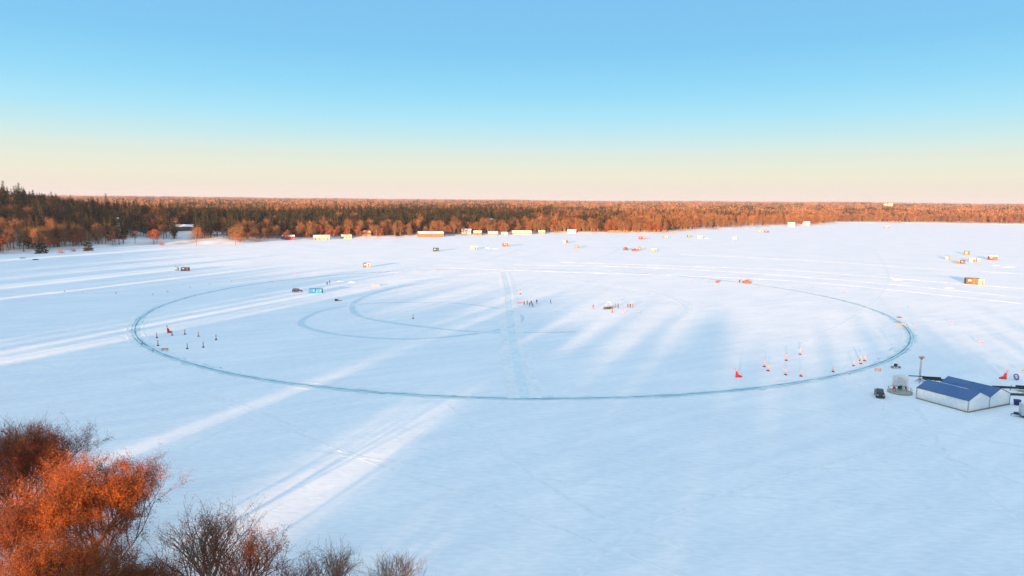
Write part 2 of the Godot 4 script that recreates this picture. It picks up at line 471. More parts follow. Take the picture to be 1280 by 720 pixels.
# Trees of the far shore, seen from half a kilometre and more
func far_hardwood(seed_: int, h: float, wide: float, bark: Color, twig: Color, slivers: int, leafy: bool) -> Array:
	var r := RandomNumberGenerator.new()
	r.seed = seed_
	var trunk := Shape.new()
	trunk.col = bark
	trunk.tube([Vector3(0, -1.0, 0), Vector3(r.randf_range(-0.2, 0.2), h * 0.35, 0), Vector3(r.randf_range(-0.5, 0.5), h * 0.85, r.randf_range(-0.4, 0.4))], [h * 0.020, h * 0.015, h * 0.004], 5)
	var crown := Shape.new()
	var ends := []
	for k in 15:
		var a := k * 2.4 + r.randf()
		var y0 := h * lerpf(0.22, 0.72, k / 15.0)
		var reach := wide * 0.5 * lerpf(1.0, 0.35, k / 15.0) * r.randf_range(0.7, 1.1)
		var p0 := Vector3(0, y0, 0)
		var p2 := Vector3(cos(a) * reach, minf(y0 + h * r.randf_range(0.2, 0.34), h), sin(a) * reach)
		var p1 := p0.lerp(p2, 0.5) + Vector3(cos(a), -0.4, sin(a)) * reach * 0.12
		crown.col = bark.lerp(twig, 0.4)
		crown.tube([p0, p1, p2], [h * 0.007, h * 0.005, h * 0.0015], 3)
		ends.append([p1, p2])
	for k in slivers:
		var e: Array = ends[r.randi() % ends.size()]
		var p: Vector3 = e[0].lerp(e[1], r.randf_range(0.1, 1.15)) + Vector3(r.randfn(), r.randfn() * 0.8, r.randfn()) * wide * 0.085
		crown.col = twig.lerp(bark, r.randf() * 0.35) * r.randf_range(0.75, 1.25)
		if leafy:
			var size := r.randf_range(0.22, 0.5)
			var d := Vector3(r.randf_range(-1, 1), r.randf_range(-1, 1), r.randf_range(-1, 1)).normalized()
			var q := d.cross(Vector3(r.randf_range(-1, 1), r.randf_range(-1, 1), r.randf_range(-1, 1))).normalized()
			crown.tri(p - d * size, p + q * size, p + d * size)
		else:
			var d := (Vector3(p.x, 0, p.z).normalized() * 0.7 + Vector3(r.randf_range(-1, 1), r.randf_range(-0.1, 1.4), r.randf_range(-1, 1))).normalized()
			var q := d.cross(Vector3(r.randf_range(-1, 1), r.randf_range(-1, 1), r.randf_range(-1, 1))).normalized()
			var len_ := r.randf_range(0.8, 2.0)
			crown.tri(p - q * 0.075, p + d * len_, p + q * 0.075)
	return [trunk, crown]

func far_pine(seed_: int, h: float, wide: float, needle: Color, open: float) -> Array:
	var r := RandomNumberGenerator.new()
	r.seed = seed_
	var trunk := Shape.new()
	trunk.col = Color(0.13, 0.075, 0.045)
	trunk.tube([Vector3(0, -1, 0), Vector3(0.1, h * 0.5, 0), Vector3(0, h * 0.97, 0)], [h * 0.017, h * 0.011, h * 0.002], 5)
	var crown := Shape.new()
	var tiers := 15
	for t in tiers:
		var f := (t + 0.5) / tiers
		var y := h * lerpf(open, 0.99, f)
		var reach := wide * 0.5 * pow(1.0 - f, 0.75) * r.randf_range(0.75, 1.15) + 0.25
		for k in 7:
			var a := TAU * k / 7.0 + t * 0.7 + r.randf() * 0.5
			var l := reach * r.randf_range(0.65, 1.15)
			var tip := Vector3(cos(a) * l, y + r.randf_range(-0.5, 0.25) * l * 0.5, sin(a) * l)
			var root := Vector3(0, y, 0)
			var side := Vector3(-sin(a), 0, cos(a)) * l * 0.36
			crown.col = needle * r.randf_range(0.7, 1.35)
			var mid := root.lerp(tip, 0.62)
			crown.tri(root, mid + side + Vector3(0, -0.22 * l, 0), tip)
			crown.tri(root, tip, mid - side + Vector3(0, -0.22 * l, 0))
			for q in 2:
				var p := root.lerp(tip, r.randf_range(0.4, 0.95))
				crown.tri(p, p + Vector3(r.randf_range(-0.6, 0.6), r.randf_range(-0.9, 0.3), r.randf_range(-0.6, 0.6)), p + Vector3(r.randf_range(-0.6, 0.6), r.randf_range(-0.3, 0.5), r.randf_range(-0.6, 0.6)))
	return [trunk, crown]

func joined(parts_: Array) -> ArrayMesh:
	var s := Shape.new()
	for q in parts_:
		s.v.append_array(q.v); s.n.append_array(q.n); s.c.append_array(q.c)
	return s.mesh()

func stand(called: String, label: String, category: String, m: Mesh, spots: Array) -> void:   # spots: [position, size, tint]
	if spots.is_empty(): return
	var mm := MultiMesh.new()
	mm.transform_format = MultiMesh.TRANSFORM_3D
	mm.use_colors = true
	mm.mesh = m
	mm.instance_count = spots.size()
	for i in spots.size():
		var b := Basis(Vector3.UP, rng.randf() * TAU).scaled(Vector3(spots[i][1], spots[i][1] * rng.randf_range(0.85, 1.15), spots[i][1]))
		mm.set_instance_transform(i, Transform3D(b, spots[i][0]))
		mm.set_instance_color(i, spots[i][2])
	var o := MultiMeshInstance3D.new()
	o.name = numbered(called)
	o.multimesh = mm
	o.material_override = tint_mat
	add_child(o)
	o.set_meta("label", label); o.set_meta("category", category); o.set_meta("kind", "stuff")

var clearings := []
func clear_of(p: Vector2) -> bool:
	for q in clearings:
		if p.distance_to(q[0]) < q[1]: return false
	return true

func section(px: float) -> String:
	var names := [[-0.66, " of the hillside by the leftmost pole"], [-0.52, " below the hillside houses"], [-0.36, " around the wide brown lodge"], [-0.20, " among the red and yellow cottages"], [-0.04, " around the long orange-brown lodge"], [0.10, " around the long cream house"], [0.24, " by the cream house and reeds"], [0.44, " of the wooded point"]]
	for q in names:
		if px < q[0]: return q[1]
	return " of the farthest shore beyond the point"

func build_forest() -> void:
	var bare := []
	var rust := []
	var pines := []
	for k in 3:
		bare.append(far_hardwood(11 + k, 17.0 + k, 9.5 + k * 0.7, Color(0.25, 0.16, 0.10), Color(0.185, 0.092, 0.036), 900, false))
		pines.append(far_pine(31 + k, 20.0 + 1.5 * k, 6.5 + k * 0.8, Color(0.024, 0.030, 0.012), 0.16 + 0.1 * k))
	pines.append(far_pine(37, 22.0, 11.0, Color(0.022, 0.028, 0.012), 0.05))
	for k in 2: rust.append(far_hardwood(21 + k, 12.5 + 2.0 * k, 9.5, Color(0.15, 0.09, 0.06), Color(0.30, 0.065, 0.02), 800, true))
	var bare_mesh := bare.map(func(q): return joined(q))
	var pine_mesh := pines.map(func(q): return joined(q))
	var rust_mesh := rust.map(func(q): return joined(q))
	print("tree shapes ", Time.get_ticks_msec())

	# single trees along the far shore, nearest rows
	var proto := {}
	var kinds := {"bare": ["bare_tree", "bare orange-twigged tree in the front row", "bare hardwoods along the far shore"],
		"pine": ["pine_tree", "dark green pine in the front row", "pines along the far shore"],
		"rust": ["oak_tree", "rust-leaved oak in the front row", "rust-red oaks along the far shore"]}
	var shapes := {"bare": bare, "pine": pines, "rust": rust}
	var plant := func(kind: String, variant: int, at: Vector3, size: float, label := "", place := ""):
		var key := kind + str(variant)
		var o: Node3D
		if not proto.has(key):
			o = thing(kinds[kind][0], kinds[kind][1], "tree", at, rng.randf() * TAU, kinds[kind][2])
			part(o, "trunk", shapes[kind][variant][0], bark_mat)
			part(o, "crown", shapes[kind][variant][1], tint_mat)
			o.scale = Vector3.ONE * size
			proto[key] = o
		else:
			o = copy_of(proto[key], kinds[kind][1], at, rng.randf() * TAU, size, kinds[kind][2])
		if place != "":
			o.set_meta("label", kinds[kind][1] + place)
			o.set_meta("group", kinds[kind][2] + place)
		if label != "":
			o.set_meta("label", label)
			o.remove_meta("group")
	var named := [["rust", Vector3(-358.81, 0, -680.11), 1.32, "large rust-orange oak before the snowy bank left of the brown lodge"], ["bare", Vector3(-313.22, 0, -673.22), 1.2, "bare tree with pale yellow trunk beside the snow-roofed brown lodge"],
		["pine", Vector3(-388.38, 0, -560.19), 1.05, "broad dark spruce standing at the shoreline near the leftmost pole"], ["pine", Vector3(-370.72, 0, -593.59), 0.9, "dark spruce behind the red bush on the shore"], ["pine", Vector3(-420.45, 0, -788.14), 1.05, "tall dark pine rising behind the rust-orange oak"],
		["bare", Vector3(-277.96, 0, -681.89), 1.2, "wide bare tree where the snowy bank meets the shore houses"], ["bare", Vector3(168.83, 0, -1032.27), 1.0, "pale-limbed bare tree next to the cream lakeside house"], ["rust", Vector3(-258.28, 0, -775.09), 0.75, "red-leaved oak over the red boathouse"]]
	for q in named: plant.call(q[0], 3 if q[0] == "pine" else rng.randi() % 2, on_land(q[1]), q[2], q[3])
	# the first rows all along the far shore, from the left side of the lake to the point
	var line: Array = far_shore()
	var planted := 0
	for i in line.size() - 1:
		var a: Vector2 = line[i]
		var b: Vector2 = line[i + 1]
		var out := (b - a).orthogonal().normalized()
		if out.dot((a + b) / 2.0 - Vector2(0, -300)) < 0.0: out = -out
		var steps := int(a.distance_to(b) / (4.6 if i < 10 else (6.6 if i < 16 else 13.0)))
		for k in steps:
			if planted >= 288: break
			var p := a.lerp(b, (k + rng.randf()) / steps) + out * rng.randf_range(4.0, 22.0)
			if shore_distance(p) < 3.0 or not clear_of(p): continue
			var roll := rng.randf()
			var px := p.x / -p.y
			var kind := "bare"
			if px < -0.42: kind = "pine" if roll < 0.34 else ("rust" if roll < 0.62 else "bare")
			elif px < 0.0: kind = "rust" if roll < 0.25 else ("pine" if roll < 0.33 else "bare")
			elif roll < 0.10: kind = "rust"
			plant.call(kind, rng.randi() % shapes[kind].size(), on_land(Vector3(p.x, 0, p.y), 0.1), rng.randf_range(0.62, 1.05) * (0.9 if px > -0.42 else 1.0), "", section(px))
			planted += 1
	for i in range(5, 15):   # a few stand right at the water's edge, before the houses
		var a: Vector2 = line[i]
		var b: Vector2 = line[i + 1]
		var steps := int(a.distance_to(b) / 15.0)
		for k in steps:
			if planted >= 295: break
			var p := a.lerp(b, (k + rng.randf()) / steps)
			p += p.normalized() * rng.randf_range(3.0, 7.0)
			if shore_distance(p) < 1.5: continue
			var kind := "rust" if rng.randf() < 0.3 else "bare"
			plant.call(kind, rng.randi() % shapes[kind].size(), on_land(Vector3(p.x, 0, p.y), 0.1), rng.randf_range(0.5, 0.85), "", section(p.x / -p.y))
			planted += 1
	print("shore trees ", planted, " ", Time.get_ticks_msec())

	# the woods behind
	var spots := {}
	var put := func(key: String, p: Vector3, size: float, tint: Color):
		if not spots.has(key): spots[key] = []
		spots[key].append([p, size, tint])
	var count := 0
	var tries := 0
	while tries < 95000:
		tries += 1
		var first := tries < 32000   # the nearer woods stand denser
		var far := sqrt(lerpf(420.0 * 420.0, 1250.0 * 1250.0, rng.randf())) if first else sqrt(lerpf(420.0 * 420.0, 2300.0 * 2300.0, rng.randf()))
		var ang := rng.randf_range(-0.74, 0.40 if first else 0.72)
		var p := Vector2(sin(ang), -cos(ang)) * far
		var d := shore_distance(p)
		if d < 12.0 or not clear_of(p): continue
		if d > 420.0 and rng.randf() < 0.35: continue
		var stand_ := patch.get_noise_2d(p.x * 0.22 + 300.0, p.y * 0.3)
		var px := p.x / -p.y
		if px < -0.36 and d < 75.0 and rng.randf() < 0.5: continue
		if d > 330.0 and d < 620.0 and rng.randf() < 0.55: continue
		var conifer := 0.10 + 0.65 * smoothstep(0.05, 0.35, stand_)
		if px < 0.16 and d < 330.0: conifer += lerpf(0.74, 0.12, smoothstep(-0.22, 0.16, px))
		if px < -0.50: conifer -= 0.38 + 0.2 * stand_
		if d < 34.0: conifer *= 0.4
		if px > 0.42: conifer *= 0.15
		var at := Vector3(p.x, land_at(p.x, p.y, d) - 0.2, p.y)
		var tone := rng.randf_range(0.7, 1.3) * (1.0 + 0.5 * patch.get_noise_2d(p.x * 0.5 - 70.0, p.y * 0.5))
		if rng.randf() < conifer: put.call("pine" + str(rng.randi() % 3), at, rng.randf_range(0.68, 1.12) * (1.22 if rng.randf() < 0.08 else 1.0), Color(tone * 1.05, tone, tone * 0.9))
		elif rng.randf() < 0.10: put.call("rust" + str(rng.randi() % 2), at, rng.randf_range(0.8, 1.2), Color(tone, tone * 0.95, tone))
		else: put.call("bare" + str(rng.randi() % 3), at, rng.randf_range(0.62, 1.15), Color(tone * 1.1, tone, tone * 0.9))
		count += 1
	print("woods ", count, " ", Time.get_ticks_msec())
	for k in 3:
		stand("hardwood_stand", ["bare orange-brown hardwoods massed behind the far shore", "taller bare hardwoods mixed through the far woods", "spreading bare hardwoods deeper in the far woods"][k], "woodland", bare_mesh[k], spots.get("bare%d" % k, []))
		stand("pine_stand", ["dark slender pines massed behind the shore houses", "dark taller pines mixed through the far woods", "dark high-crowned pines mixed through the far woods"][k], "woodland", pine_mesh[k], spots.get("pine%d" % k, []))
	for k in 2: stand("oak_stand", ["small rust-leaved oaks scattered in the far woods", "taller rust-leaved oaks scattered in the far woods"][k], "woodland", rust_mesh[k], spots.get("rust%d" % k, []))
	# wooded ridges out to the horizon: crowns only, a few hundred faces each stand
	var clump := []
	for kind in 2:
		var s := Shape.new()
		for k in 9:
			var c0 := Vector3(rng.randf_range(-12, 12), rng.randf_range(7, 12), rng.randf_range(-9, 9))
			for q in 26:
				var p := c0 + Vector3(rng.randfn() * 2.6, rng.randfn() * 3.0, rng.randfn() * 2.6)
				var d := Vector3(rng.randf_range(-1, 1), rng.randf_range(-0.3, 1.2), rng.randf_range(-1, 1)).normalized()
				var e := d.cross(Vector3(rng.randf_range(-1, 1), rng.randf_range(-1, 1), rng.randf_range(-1, 1))).normalized()
				s.col = (Color(0.22, 0.12, 0.062) if kind == 0 else Color(0.028, 0.033, 0.015)) * rng.randf_range(0.7, 1.3)
				s.tri(p - e * 0.9, p + d * 3.4, p + e * 0.9)
		clump.append(s.mesh())
	for k in 90000:
		var far := sqrt(lerpf(1900.0 * 1900.0, 10500.0 * 10500.0, pow(rng.randf(), 1.35)))
		var ang := rng.randf_range(-0.76, 0.74)
		var p := Vector2(sin(ang), -cos(ang)) * far
		var d := shore_distance(p) if far < 2700.0 else 500.0
		if d < 60.0: continue
		var n_ := patch.get_noise_2d(p.x * 0.06 + 40.0, p.y * 0.16)
		var kind := 1 if rng.randf() < 0.10 + 0.8 * smoothstep(-0.02, 0.18, n_) else 0
		var tone := rng.randf_range(0.7, 1.3)
		put.call("ridge" + str(kind), Vector3(p.x, land_at(p.x, p.y, d) - 1.0, p.y), rng.randf_range(0.8, 1.25) * (1.0 + far / 16000.0), Color(tone, tone * 0.97, tone))
	stand("distant_hardwoods", "hazy brown hardwoods covering the ridges to the horizon", "woodland", clump[0], spots.get("ridge0", []))
	stand("distant_pines", "hazy dark pines in bands across the distant ridges", "woodland", clump[1], spots.get("ridge1", []))
	print("ridges ", Time.get_ticks_msec())

	# the wood on the near shore, beside and behind the viewpoint, through which the low sun comes
	var back := {}
	var made := 0
	var toward := Vector2(-sin(deg_to_rad(SUN_AZIMUTH)), cos(deg_to_rad(SUN_AZIMUTH)))
	for k in 9000:
		var p := Vector2(rng.randf_range(-640.0, 420.0), rng.randf_range(-520.0, 420.0))
		var d := shore_distance(p)
		if d < 4.0 or d > 330.0 or p.length() < 22.0: continue
		if p.y < -20.0 and p.x > -0.80 * -p.y - 9.0: continue   # not in the picture
		var rel := p - Vector2(-46, -72)
		var behind := rel.dot(toward)
		var aside := rel.dot(Vector2(cos(deg_to_rad(SUN_AZIMUTH)), sin(deg_to_rad(SUN_AZIMUTH))))
		if behind > 0.0 and behind < 210.0 and absf(aside) < 13.0: continue   # the gap that lets light onto the shore oaks
		if behind > 0.0 and behind < 150.0 and aside > 0.0 and aside < 30.0 and rng.randf() < 0.3: continue
		var gap := patch.get_noise_2d(p.dot(toward.orthogonal()) * 1.3 + 77.0, 12.0)
		var west := p.x < -90.0
		if west and gap > 0.16 and rng.randf() < 0.9: continue
		if rng.randf() < (0.4 if west else 0.25): continue
		var key := "bare%d" % (rng.randi() % 3) if rng.randf() < 0.6 else "pine%d" % (rng.randi() % 3)
		if not back.has(key): back[key] = []
		back[key].append([Vector3(p.x, land_at(p.x, p.y, d) - 0.2, p.y), rng.randf_range(0.75, 1.2), Color(1, 1, 1)])
		made += 1
	for k in 40:   # unseen pines added sunward of the hall to shade its walls
		var p := Vector2(105, -154) + toward * rng.randf_range(150.0, 250.0) + toward.orthogonal() * rng.randf_range(-14.0, 14.0)
		var d := shore_distance(p)
		if d < 4.0: continue
		back["pine%d" % (k % 3)].append([Vector3(p.x, land_at(p.x, p.y, d) - 0.2, p.y), rng.randf_range(0.85, 1.15), Color(1, 1, 1)])
	print("near wood ", made, " ", Time.get_ticks_msec())
	for k in 3:
		stand("near_shore_wood", "bare hardwoods of the wooded near shore behind the viewpoint", "woodland", bare_mesh[k], back.get("bare%d" % k, []))
		stand("near_shore_pines", "pines of the wooded near shore behind the viewpoint", "woodland", pine_mesh[k], back.get("pine%d" % k, []))

func build_near_trees() -> void:
	var orange_lo := Color(0.20, 0.040, 0.011)
	var orange_hi := Color(0.45, 0.118, 0.018)
	var red_lo := Color(0.14, 0.030, 0.012)
	var red_hi := Color(0.30, 0.065, 0.018)
	var grey := Color(0.17, 0.12, 0.09)
	var pale := Color(0.42, 0.33, 0.26)
	var L := func(x, z): return Vector3(x, land_h(x, z), z)
	near_tree("oak_tree", "broad oak full of bright orange-red leaves on the near shore", "tree", L.call(-46.5, -72.0), 17.0, 17.5, 101, 140000, orange_lo, orange_hi, grey)
	near_tree("oak_tree", "dark red-brown oak at the picture's left edge behind the bright orange one", "tree", L.call(-60.0, -80.0), 19.0, 17.0, 102, 85000, red_lo, red_hi, grey)
	near_tree("oak_tree", "lower orange oak in the bottom left corner", "tree", L.call(-42.5, -60.0), 12.0, 14.0, 103, 75000, red_lo, orange_hi, grey)
	near_tree("oak_tree", "orange oak below the bright broad one at the picture's bottom edge", "tree", L.call(-37.0, -63.0), 10.0, 11.0, 109, 40000, red_lo, orange_hi, grey)
	near_tree("oak_tree", "brown-leaved oak low at the left edge between corner oak and dark red one", "tree", L.call(-52.0, -68.0), 13.5, 13.0, 111, 50000, red_lo, red_hi, grey)
	near_tree("bare_tree", "sparse pale pink-twigged tree top at the left edge above the red oak", "tree", L.call(-69.5, -93.0), 18.8, 8.0, 104, 0, red_lo, red_hi, pale, 5, Vector3.ZERO, Color(0.42, 0.22, 0.14))
	near_tree("bare_tree", "slender tree with a pale forked trunk and purple twigs next to the orange oak", "tree", L.call(-33.0, -69.0), 17.0, 10.5, 105, 6000, red_lo, red_hi, pale, 5, Vector3(0.8, 0, 0), Color(0.22, 0.11, 0.08))
	near_tree("bare_tree", "reddish bare tree with dense twigs between the pale-trunked one and small bare tops", "tree", L.call(-27.5, -66.0), 15.2, 10.5, 106, 14000, red_lo, red_hi, grey, 5, Vector3(0.4, 0, 0), Color(0.22, 0.10, 0.05))
	near_tree("bare_tree", "thin dark twiggy top just right of the reddish bare tree", "tree", L.call(-21.8, -64.5), 12.6, 7.0, 107, 0, red_lo, red_hi, grey, 5, Vector3.ZERO, Color(0.12, 0.06, 0.05))
	near_tree("bare_tree", "spreading small bare top with red twigs at the bottom edge, third from the corner", "tree", L.call(-18.6, -66.0), 13.4, 8.0, 108, 1500, red_lo, red_hi, pale, 5, Vector3.ZERO, Color(0.28, 0.13, 0.07))
	near_tree("bare_tree", "small pale bare top farthest from the corner along the bottom edge", "tree", L.call(-11.8, -66.0), 12.8, 6.5, 110, 0, red_lo, red_hi, pale, 5, Vector3.ZERO, Color(0.34, 0.18, 0.12))

# ---------------------------------------------------------------- buildings
func gable(s: Shape, w: float, d: float, y: float, rise: float, over := 0.0, thick := 0.0) -> void:   # ridge along x
	var hw := w / 2 + over
	var hd := d / 2 + over
	var drop := over * rise / (d / 2)
	var e := y - drop
	for sgn in [-1.0, 1.0]:
		var a := Vector3(-hw, e, sgn * hd)
		var b := Vector3(hw, e, sgn * hd)
		var c0 := Vector3(hw, y + rise, 0)
		var c1 := Vector3(-hw, y + rise, 0)
		var t := Vector3(0, thick, 0)
		s.hexa([a, b, c0, c1, a + t, b + t, c0 + t, c1 + t])

func house(called: String, label: String, category: String, at: Vector3, turn: float, size: Vector3, rise: float, wall: Material, roof: Material, windows: int, chimney := true, door := true, snow := true) -> Node3D:
	var o := thing(called, label, category, at, turn)
	var s := Shape.new()
	s.box(Vector3(0, size.y / 2 - 0.6, 0), Vector3(size.x, size.y + 1.2, size.z))
	for sgn in [-1.0, 1.0]: s.face3(Vector3(sgn * size.x / 2, size.y, -size.z / 2), Vector3(sgn * size.x / 2, size.y, size.z / 2), Vector3(sgn * size.x / 2, size.y + rise, 0), Vector3(sgn, 0, 0))
	part(o, "wall", s, wall)
	s = Shape.new()
	gable(s, size.x, size.z, size.y + 0.02, rise, 0.5, 0.18)
	var r := part(o, "roof", s, roof)
	if snow:
		s = Shape.new()
		gable(s, size.x, size.z, size.y + 0.21, rise, 0.42, 0.28)
		part(r, "roof_snow", s, snow_mat)
	if chimney:
		s = Shape.new()
		s.box(Vector3(size.x * 0.22, size.y + rise + 0.3, 0.6), Vector3(0.8, 2.4, 0.8))
		s.box(Vector3(size.x * 0.22, size.y + rise + 1.55, 0.6), Vector3(1.0, 0.16, 1.0))
		part(r, "chimney", s, mat(0.22, 0.11, 0.08))
	var z := size.z / 2
	for k in windows:
		var x := size.x * ((k + 0.5) / windows - 0.5)
		if door and k == windows / 2:
			s = Shape.new(); s.box(Vector3(x, 1.05, z + 0.04), Vector3(1.1, 2.1, 0.1))
			part(o, "door", s, mat(0.16, 0.08, 0.05))
			continue
		s = Shape.new()
		var ww := minf(1.9, size.x / windows * 0.6)
		for f in [[0.0, 0.72, ww, 0.14], [0.0, -0.72, ww, 0.14], [-ww / 2, 0.0, 0.12, 1.5], [ww / 2, 0.0, 0.12, 1.5]]: s.box(Vector3(x + f[0], size.y * 0.55 + f[1], z + 0.05), Vector3(f[2] + 0.1, f[3], 0.12))
		var fr := part(o, "window", s, mat(0.6, 0.56, 0.5))
		s = Shape.new(); s.box(Vector3(x, size.y * 0.55, z + 0.03), Vector3(ww, 1.4, 0.04))
		part(fr, "pane", s, mat(0.03, 0.04, 0.06, 0.12))
	return o

func facing(p: Vector3) -> float:   # turn that shows a thing's front (+z) to the lake
	return atan2(-p.x, -p.z) * 0.75

func build_houses() -> void:
	var brown := mat(0.13, 0.06, 0.035)
	var red := mat(0.34, 0.05, 0.03)
	var cream := mat(0.62, 0.52, 0.38)
	var yellow := mat(0.52, 0.38, 0.16)
	var white := mat(0.58, 0.56, 0.53)
	var grey := mat(0.28, 0.27, 0.27)
	var dark := mat(0.07, 0.055, 0.05)
	var rows := [
		["lodge", "wide dark brown lodge with snow-covered roof on the open bank", "house", Vector3(-368.79, 0, -770.17), Vector3(27, 4.2, 11), 3.4, brown, dark, 5],
		["cabin", "small dark cabin with snowy roof behind the wide brown lodge", "house", Vector3(-417.56, 0, -842.12), Vector3(12, 3.5, 8), 2.4, dark, dark, 3],
		["boathouse", "low red boathouse with snowy roof at the shoreline", "boathouse", Vector3(-250.95, 0, -760.99), Vector3(15, 3.4, 8), 2.0, red, dark, 3],
		["cottage", "yellow lakeside cottage with white gabled roof", "house", Vector3(-219.14, 0, -781.74), Vector3(20, 4.6, 10), 3.4, yellow, dark, 4],
		["cottage", "low cream cottage next to the yellow one", "house", Vector3(-196.35, 0, -805.11), Vector3(13, 2.8, 8), 1.8, cream, dark, 3],
		["cottage", "tan cottage with snowy roof behind a rust-red oak", "house", Vector3(-178.22, 0, -826.51), Vector3(12, 4.8, 9), 2.6, mat(0.42, 0.26, 0.14), dark, 3],
		["cottage", "grey cottage with white roof next to the tan one", "house", Vector3(-167.06, 0, -848.83), Vector3(10, 4.4, 9), 2.6, grey, dark, 3],
		["lodge", "long orange-brown lodge with thick snow on its roof", "house", Vector3(-103.65, 0, -860.40), Vector3(36, 5.6, 12), 3.2, mat(0.36, 0.14, 0.05), dark, 9],
		["cottage", "pale blue-grey cottage right of the long lodge", "house", Vector3(-61.72, 0, -912.83), Vector3(14, 4.6, 10), 2.6, mat(0.42, 0.46, 0.52), dark, 3],
		["cottage", "brown cottage with snowy roof right of the pale blue-grey one", "house", Vector3(-46.86, 0, -915.68), Vector3(12, 4.4, 9), 2.6, mat(0.3, 0.17, 0.1), dark, 3],
		["cottage", "dark-walled cottage with a white gable roof left of the long cream house", "house", Vector3(-26.55, 0, -919.58), Vector3(14, 3.6, 10), 3.2, grey, dark, 3],
		["cottage", "small white cottage just left of the long cream house", "house", Vector3(-11.62, 0, -934.49), Vector3(9, 3.6, 8), 2.6, white, dark, 2],
		["house", "long cream house with a row of windows at the far shore", "house", Vector3(12.73, 0, -951.64), Vector3(30, 4.6, 11), 2.6, cream, dark, 8],
		["cottage", "tan cottage right of the long cream house", "house", Vector3(41.43, 0, -970.13), Vector3(10, 4.2, 9), 2.2, mat(0.5, 0.36, 0.18), dark, 3],
		["cottage", "white low cottage among bare trees on the far shore", "house", Vector3(87.83, 0, -1006.36), Vector3(14, 3.4, 9), 2.2, white, dark, 3],
		["house", "cream house beside pale-limbed bare trees", "house", Vector3(129.00, 0, -1043.53), Vector3(12, 6.0, 10), 3.2, cream, dark, 3],
		["cottage", "white cottage half hidden by orange trees near the wooded point", "house", Vector3(208.62, 0, -1075.52), Vector3(14, 5.0, 10), 3.0, white, dark, 3],
		["house", "white two-storey house on the far shore of the wooded point", "house", Vector3(579.17, 0, -1419.28), Vector3(15, 8.5, 11), 2.8, white, dark, 3],
		["cottage", "low white cottage right of the two-storey white house", "house", Vector3(642.09, 0, -1492.24), Vector3(16, 5.0, 10), 2.6, white, dark, 3],
		["house", "grey hillside house with several storeys of windows among dark pines", "house", Vector3(-477.67, 0, -803.42), Vector3(9, 8.0, 9), 2.4, mat(0.36, 0.30, 0.27), dark, 3],
		["house", "hillside house with a tall chimney and snowy roof in the dark trees", "house", Vector3(-466.78, 0, -805.71), Vector3(13, 4.0, 9), 3.2, mat(0.17, 0.12, 0.07), dark, 3],
	]
	for k in range(2, 19): rows[k][3] += rows[k][3].normalized() * (15.0 + (k * 37) % 11)
	for q in rows: clearings.append([Vector2(q[3].x, q[3].z), q[4].x * 0.55 + 2.0])
	for q in rows: clearings.append([Vector2(q[3].x, q[3].z).lerp(Vector2.ZERO, 12.0 / q[3].length()), q[4].x * 0.28])
	for q in rows:
		var at := on_land(q[3], 0.1)
		house(q[0], q[1], q[2], at, facing(q[3]) + rng.randf_range(-0.25, 0.25), q[4] * Vector3(0.9, 0.95, 0.9), q[5] * 0.6, q[6], q[7], q[8], q[4].x > 9.5 and q[2] == "house")
	for q in [rows[0], rows[1], rows[19], rows[20]]:   # these look out over the lake through gaps in the trees
		var v := Vector2(q[3].x, q[3].z)
		for k in 12: clearings.append([v - v.normalized() * k * 8.0, q[4].x * 0.36])
	# open snowy bank round the lodge
	for q in [Vector3(-387.88, 0, -686.41), Vector3(-382.55, 0, -698.97), Vector3(-317.27, 0, -712.92), Vector3(-304.34, 0, -717.95), Vector3(-356.03, 0, -706.62), Vector3(-346.10, 0, -770.25)]: clearings.append([Vector2(q.x, q.z), 15.0])
	# a white-capped tower in the woods, and blocks of a town far off
	var o := thing("water_tank", "white-topped blue tank standing up out of the far woods", "tank", on_land(Vector3(-33.0, 0, -1062.0)))
	clearings.append([Vector2(o.position.x, o.position.z), 7.0]); for k in 7: clearings.append([Vector2(-33.0 + k * 0.3, -1055.0 + k * 9.0), 5.5])
	var s := Shape.new()
	s.lathe(Vector3.ZERO, [Vector2(3.0, -1), Vector2(3.0, 9.0), Vector2(0, 9.0)], 14)
	part(o, "shaft", s, mat(0.16, 0.27, 0.45, 0.5))
	s = Shape.new(); s.lathe(Vector3(0, 9.0, 0), [Vector2(3.1, 0), Vector2(3.7, 1.0), Vector2(3.7, 3.8), Vector2(2.4, 5.2), Vector2(0, 5.6)], 14)
	part(o, "tank", s, mat(0.78, 0.78, 0.78, 0.5))
	for k in 2:
		var p := Vector3([1905.0, 1930.0][k], 0, -3500.0)
		p.y = land_at(p.x, p.z, 500.0)
		var b := thing("apartment_block", ["pale pink block on the horizon, the lower of the pair", "pale pink block on the horizon, the taller of the pair"][k], "building", p, -0.4)
		var hgt: float = 55.5 - p.y + k * 2.0
		s = Shape.new(); s.box(Vector3(0, hgt / 2, 0), Vector3(21, hgt, 16)); s.box(Vector3(3, hgt + 1.2, 0), Vector3(6, 2.4, 6))
		part(b, "wall", s, mat(0.5, 0.34, 0.29))
		for f in 3:
			s = Shape.new(); s.box(Vector3(0, hgt - 3.0 - f * 4.0, 8.05), Vector3(18, 1.6, 0.12))
			part(b, "window_band", s, mat(0.12, 0.12, 0.15, 0.2))

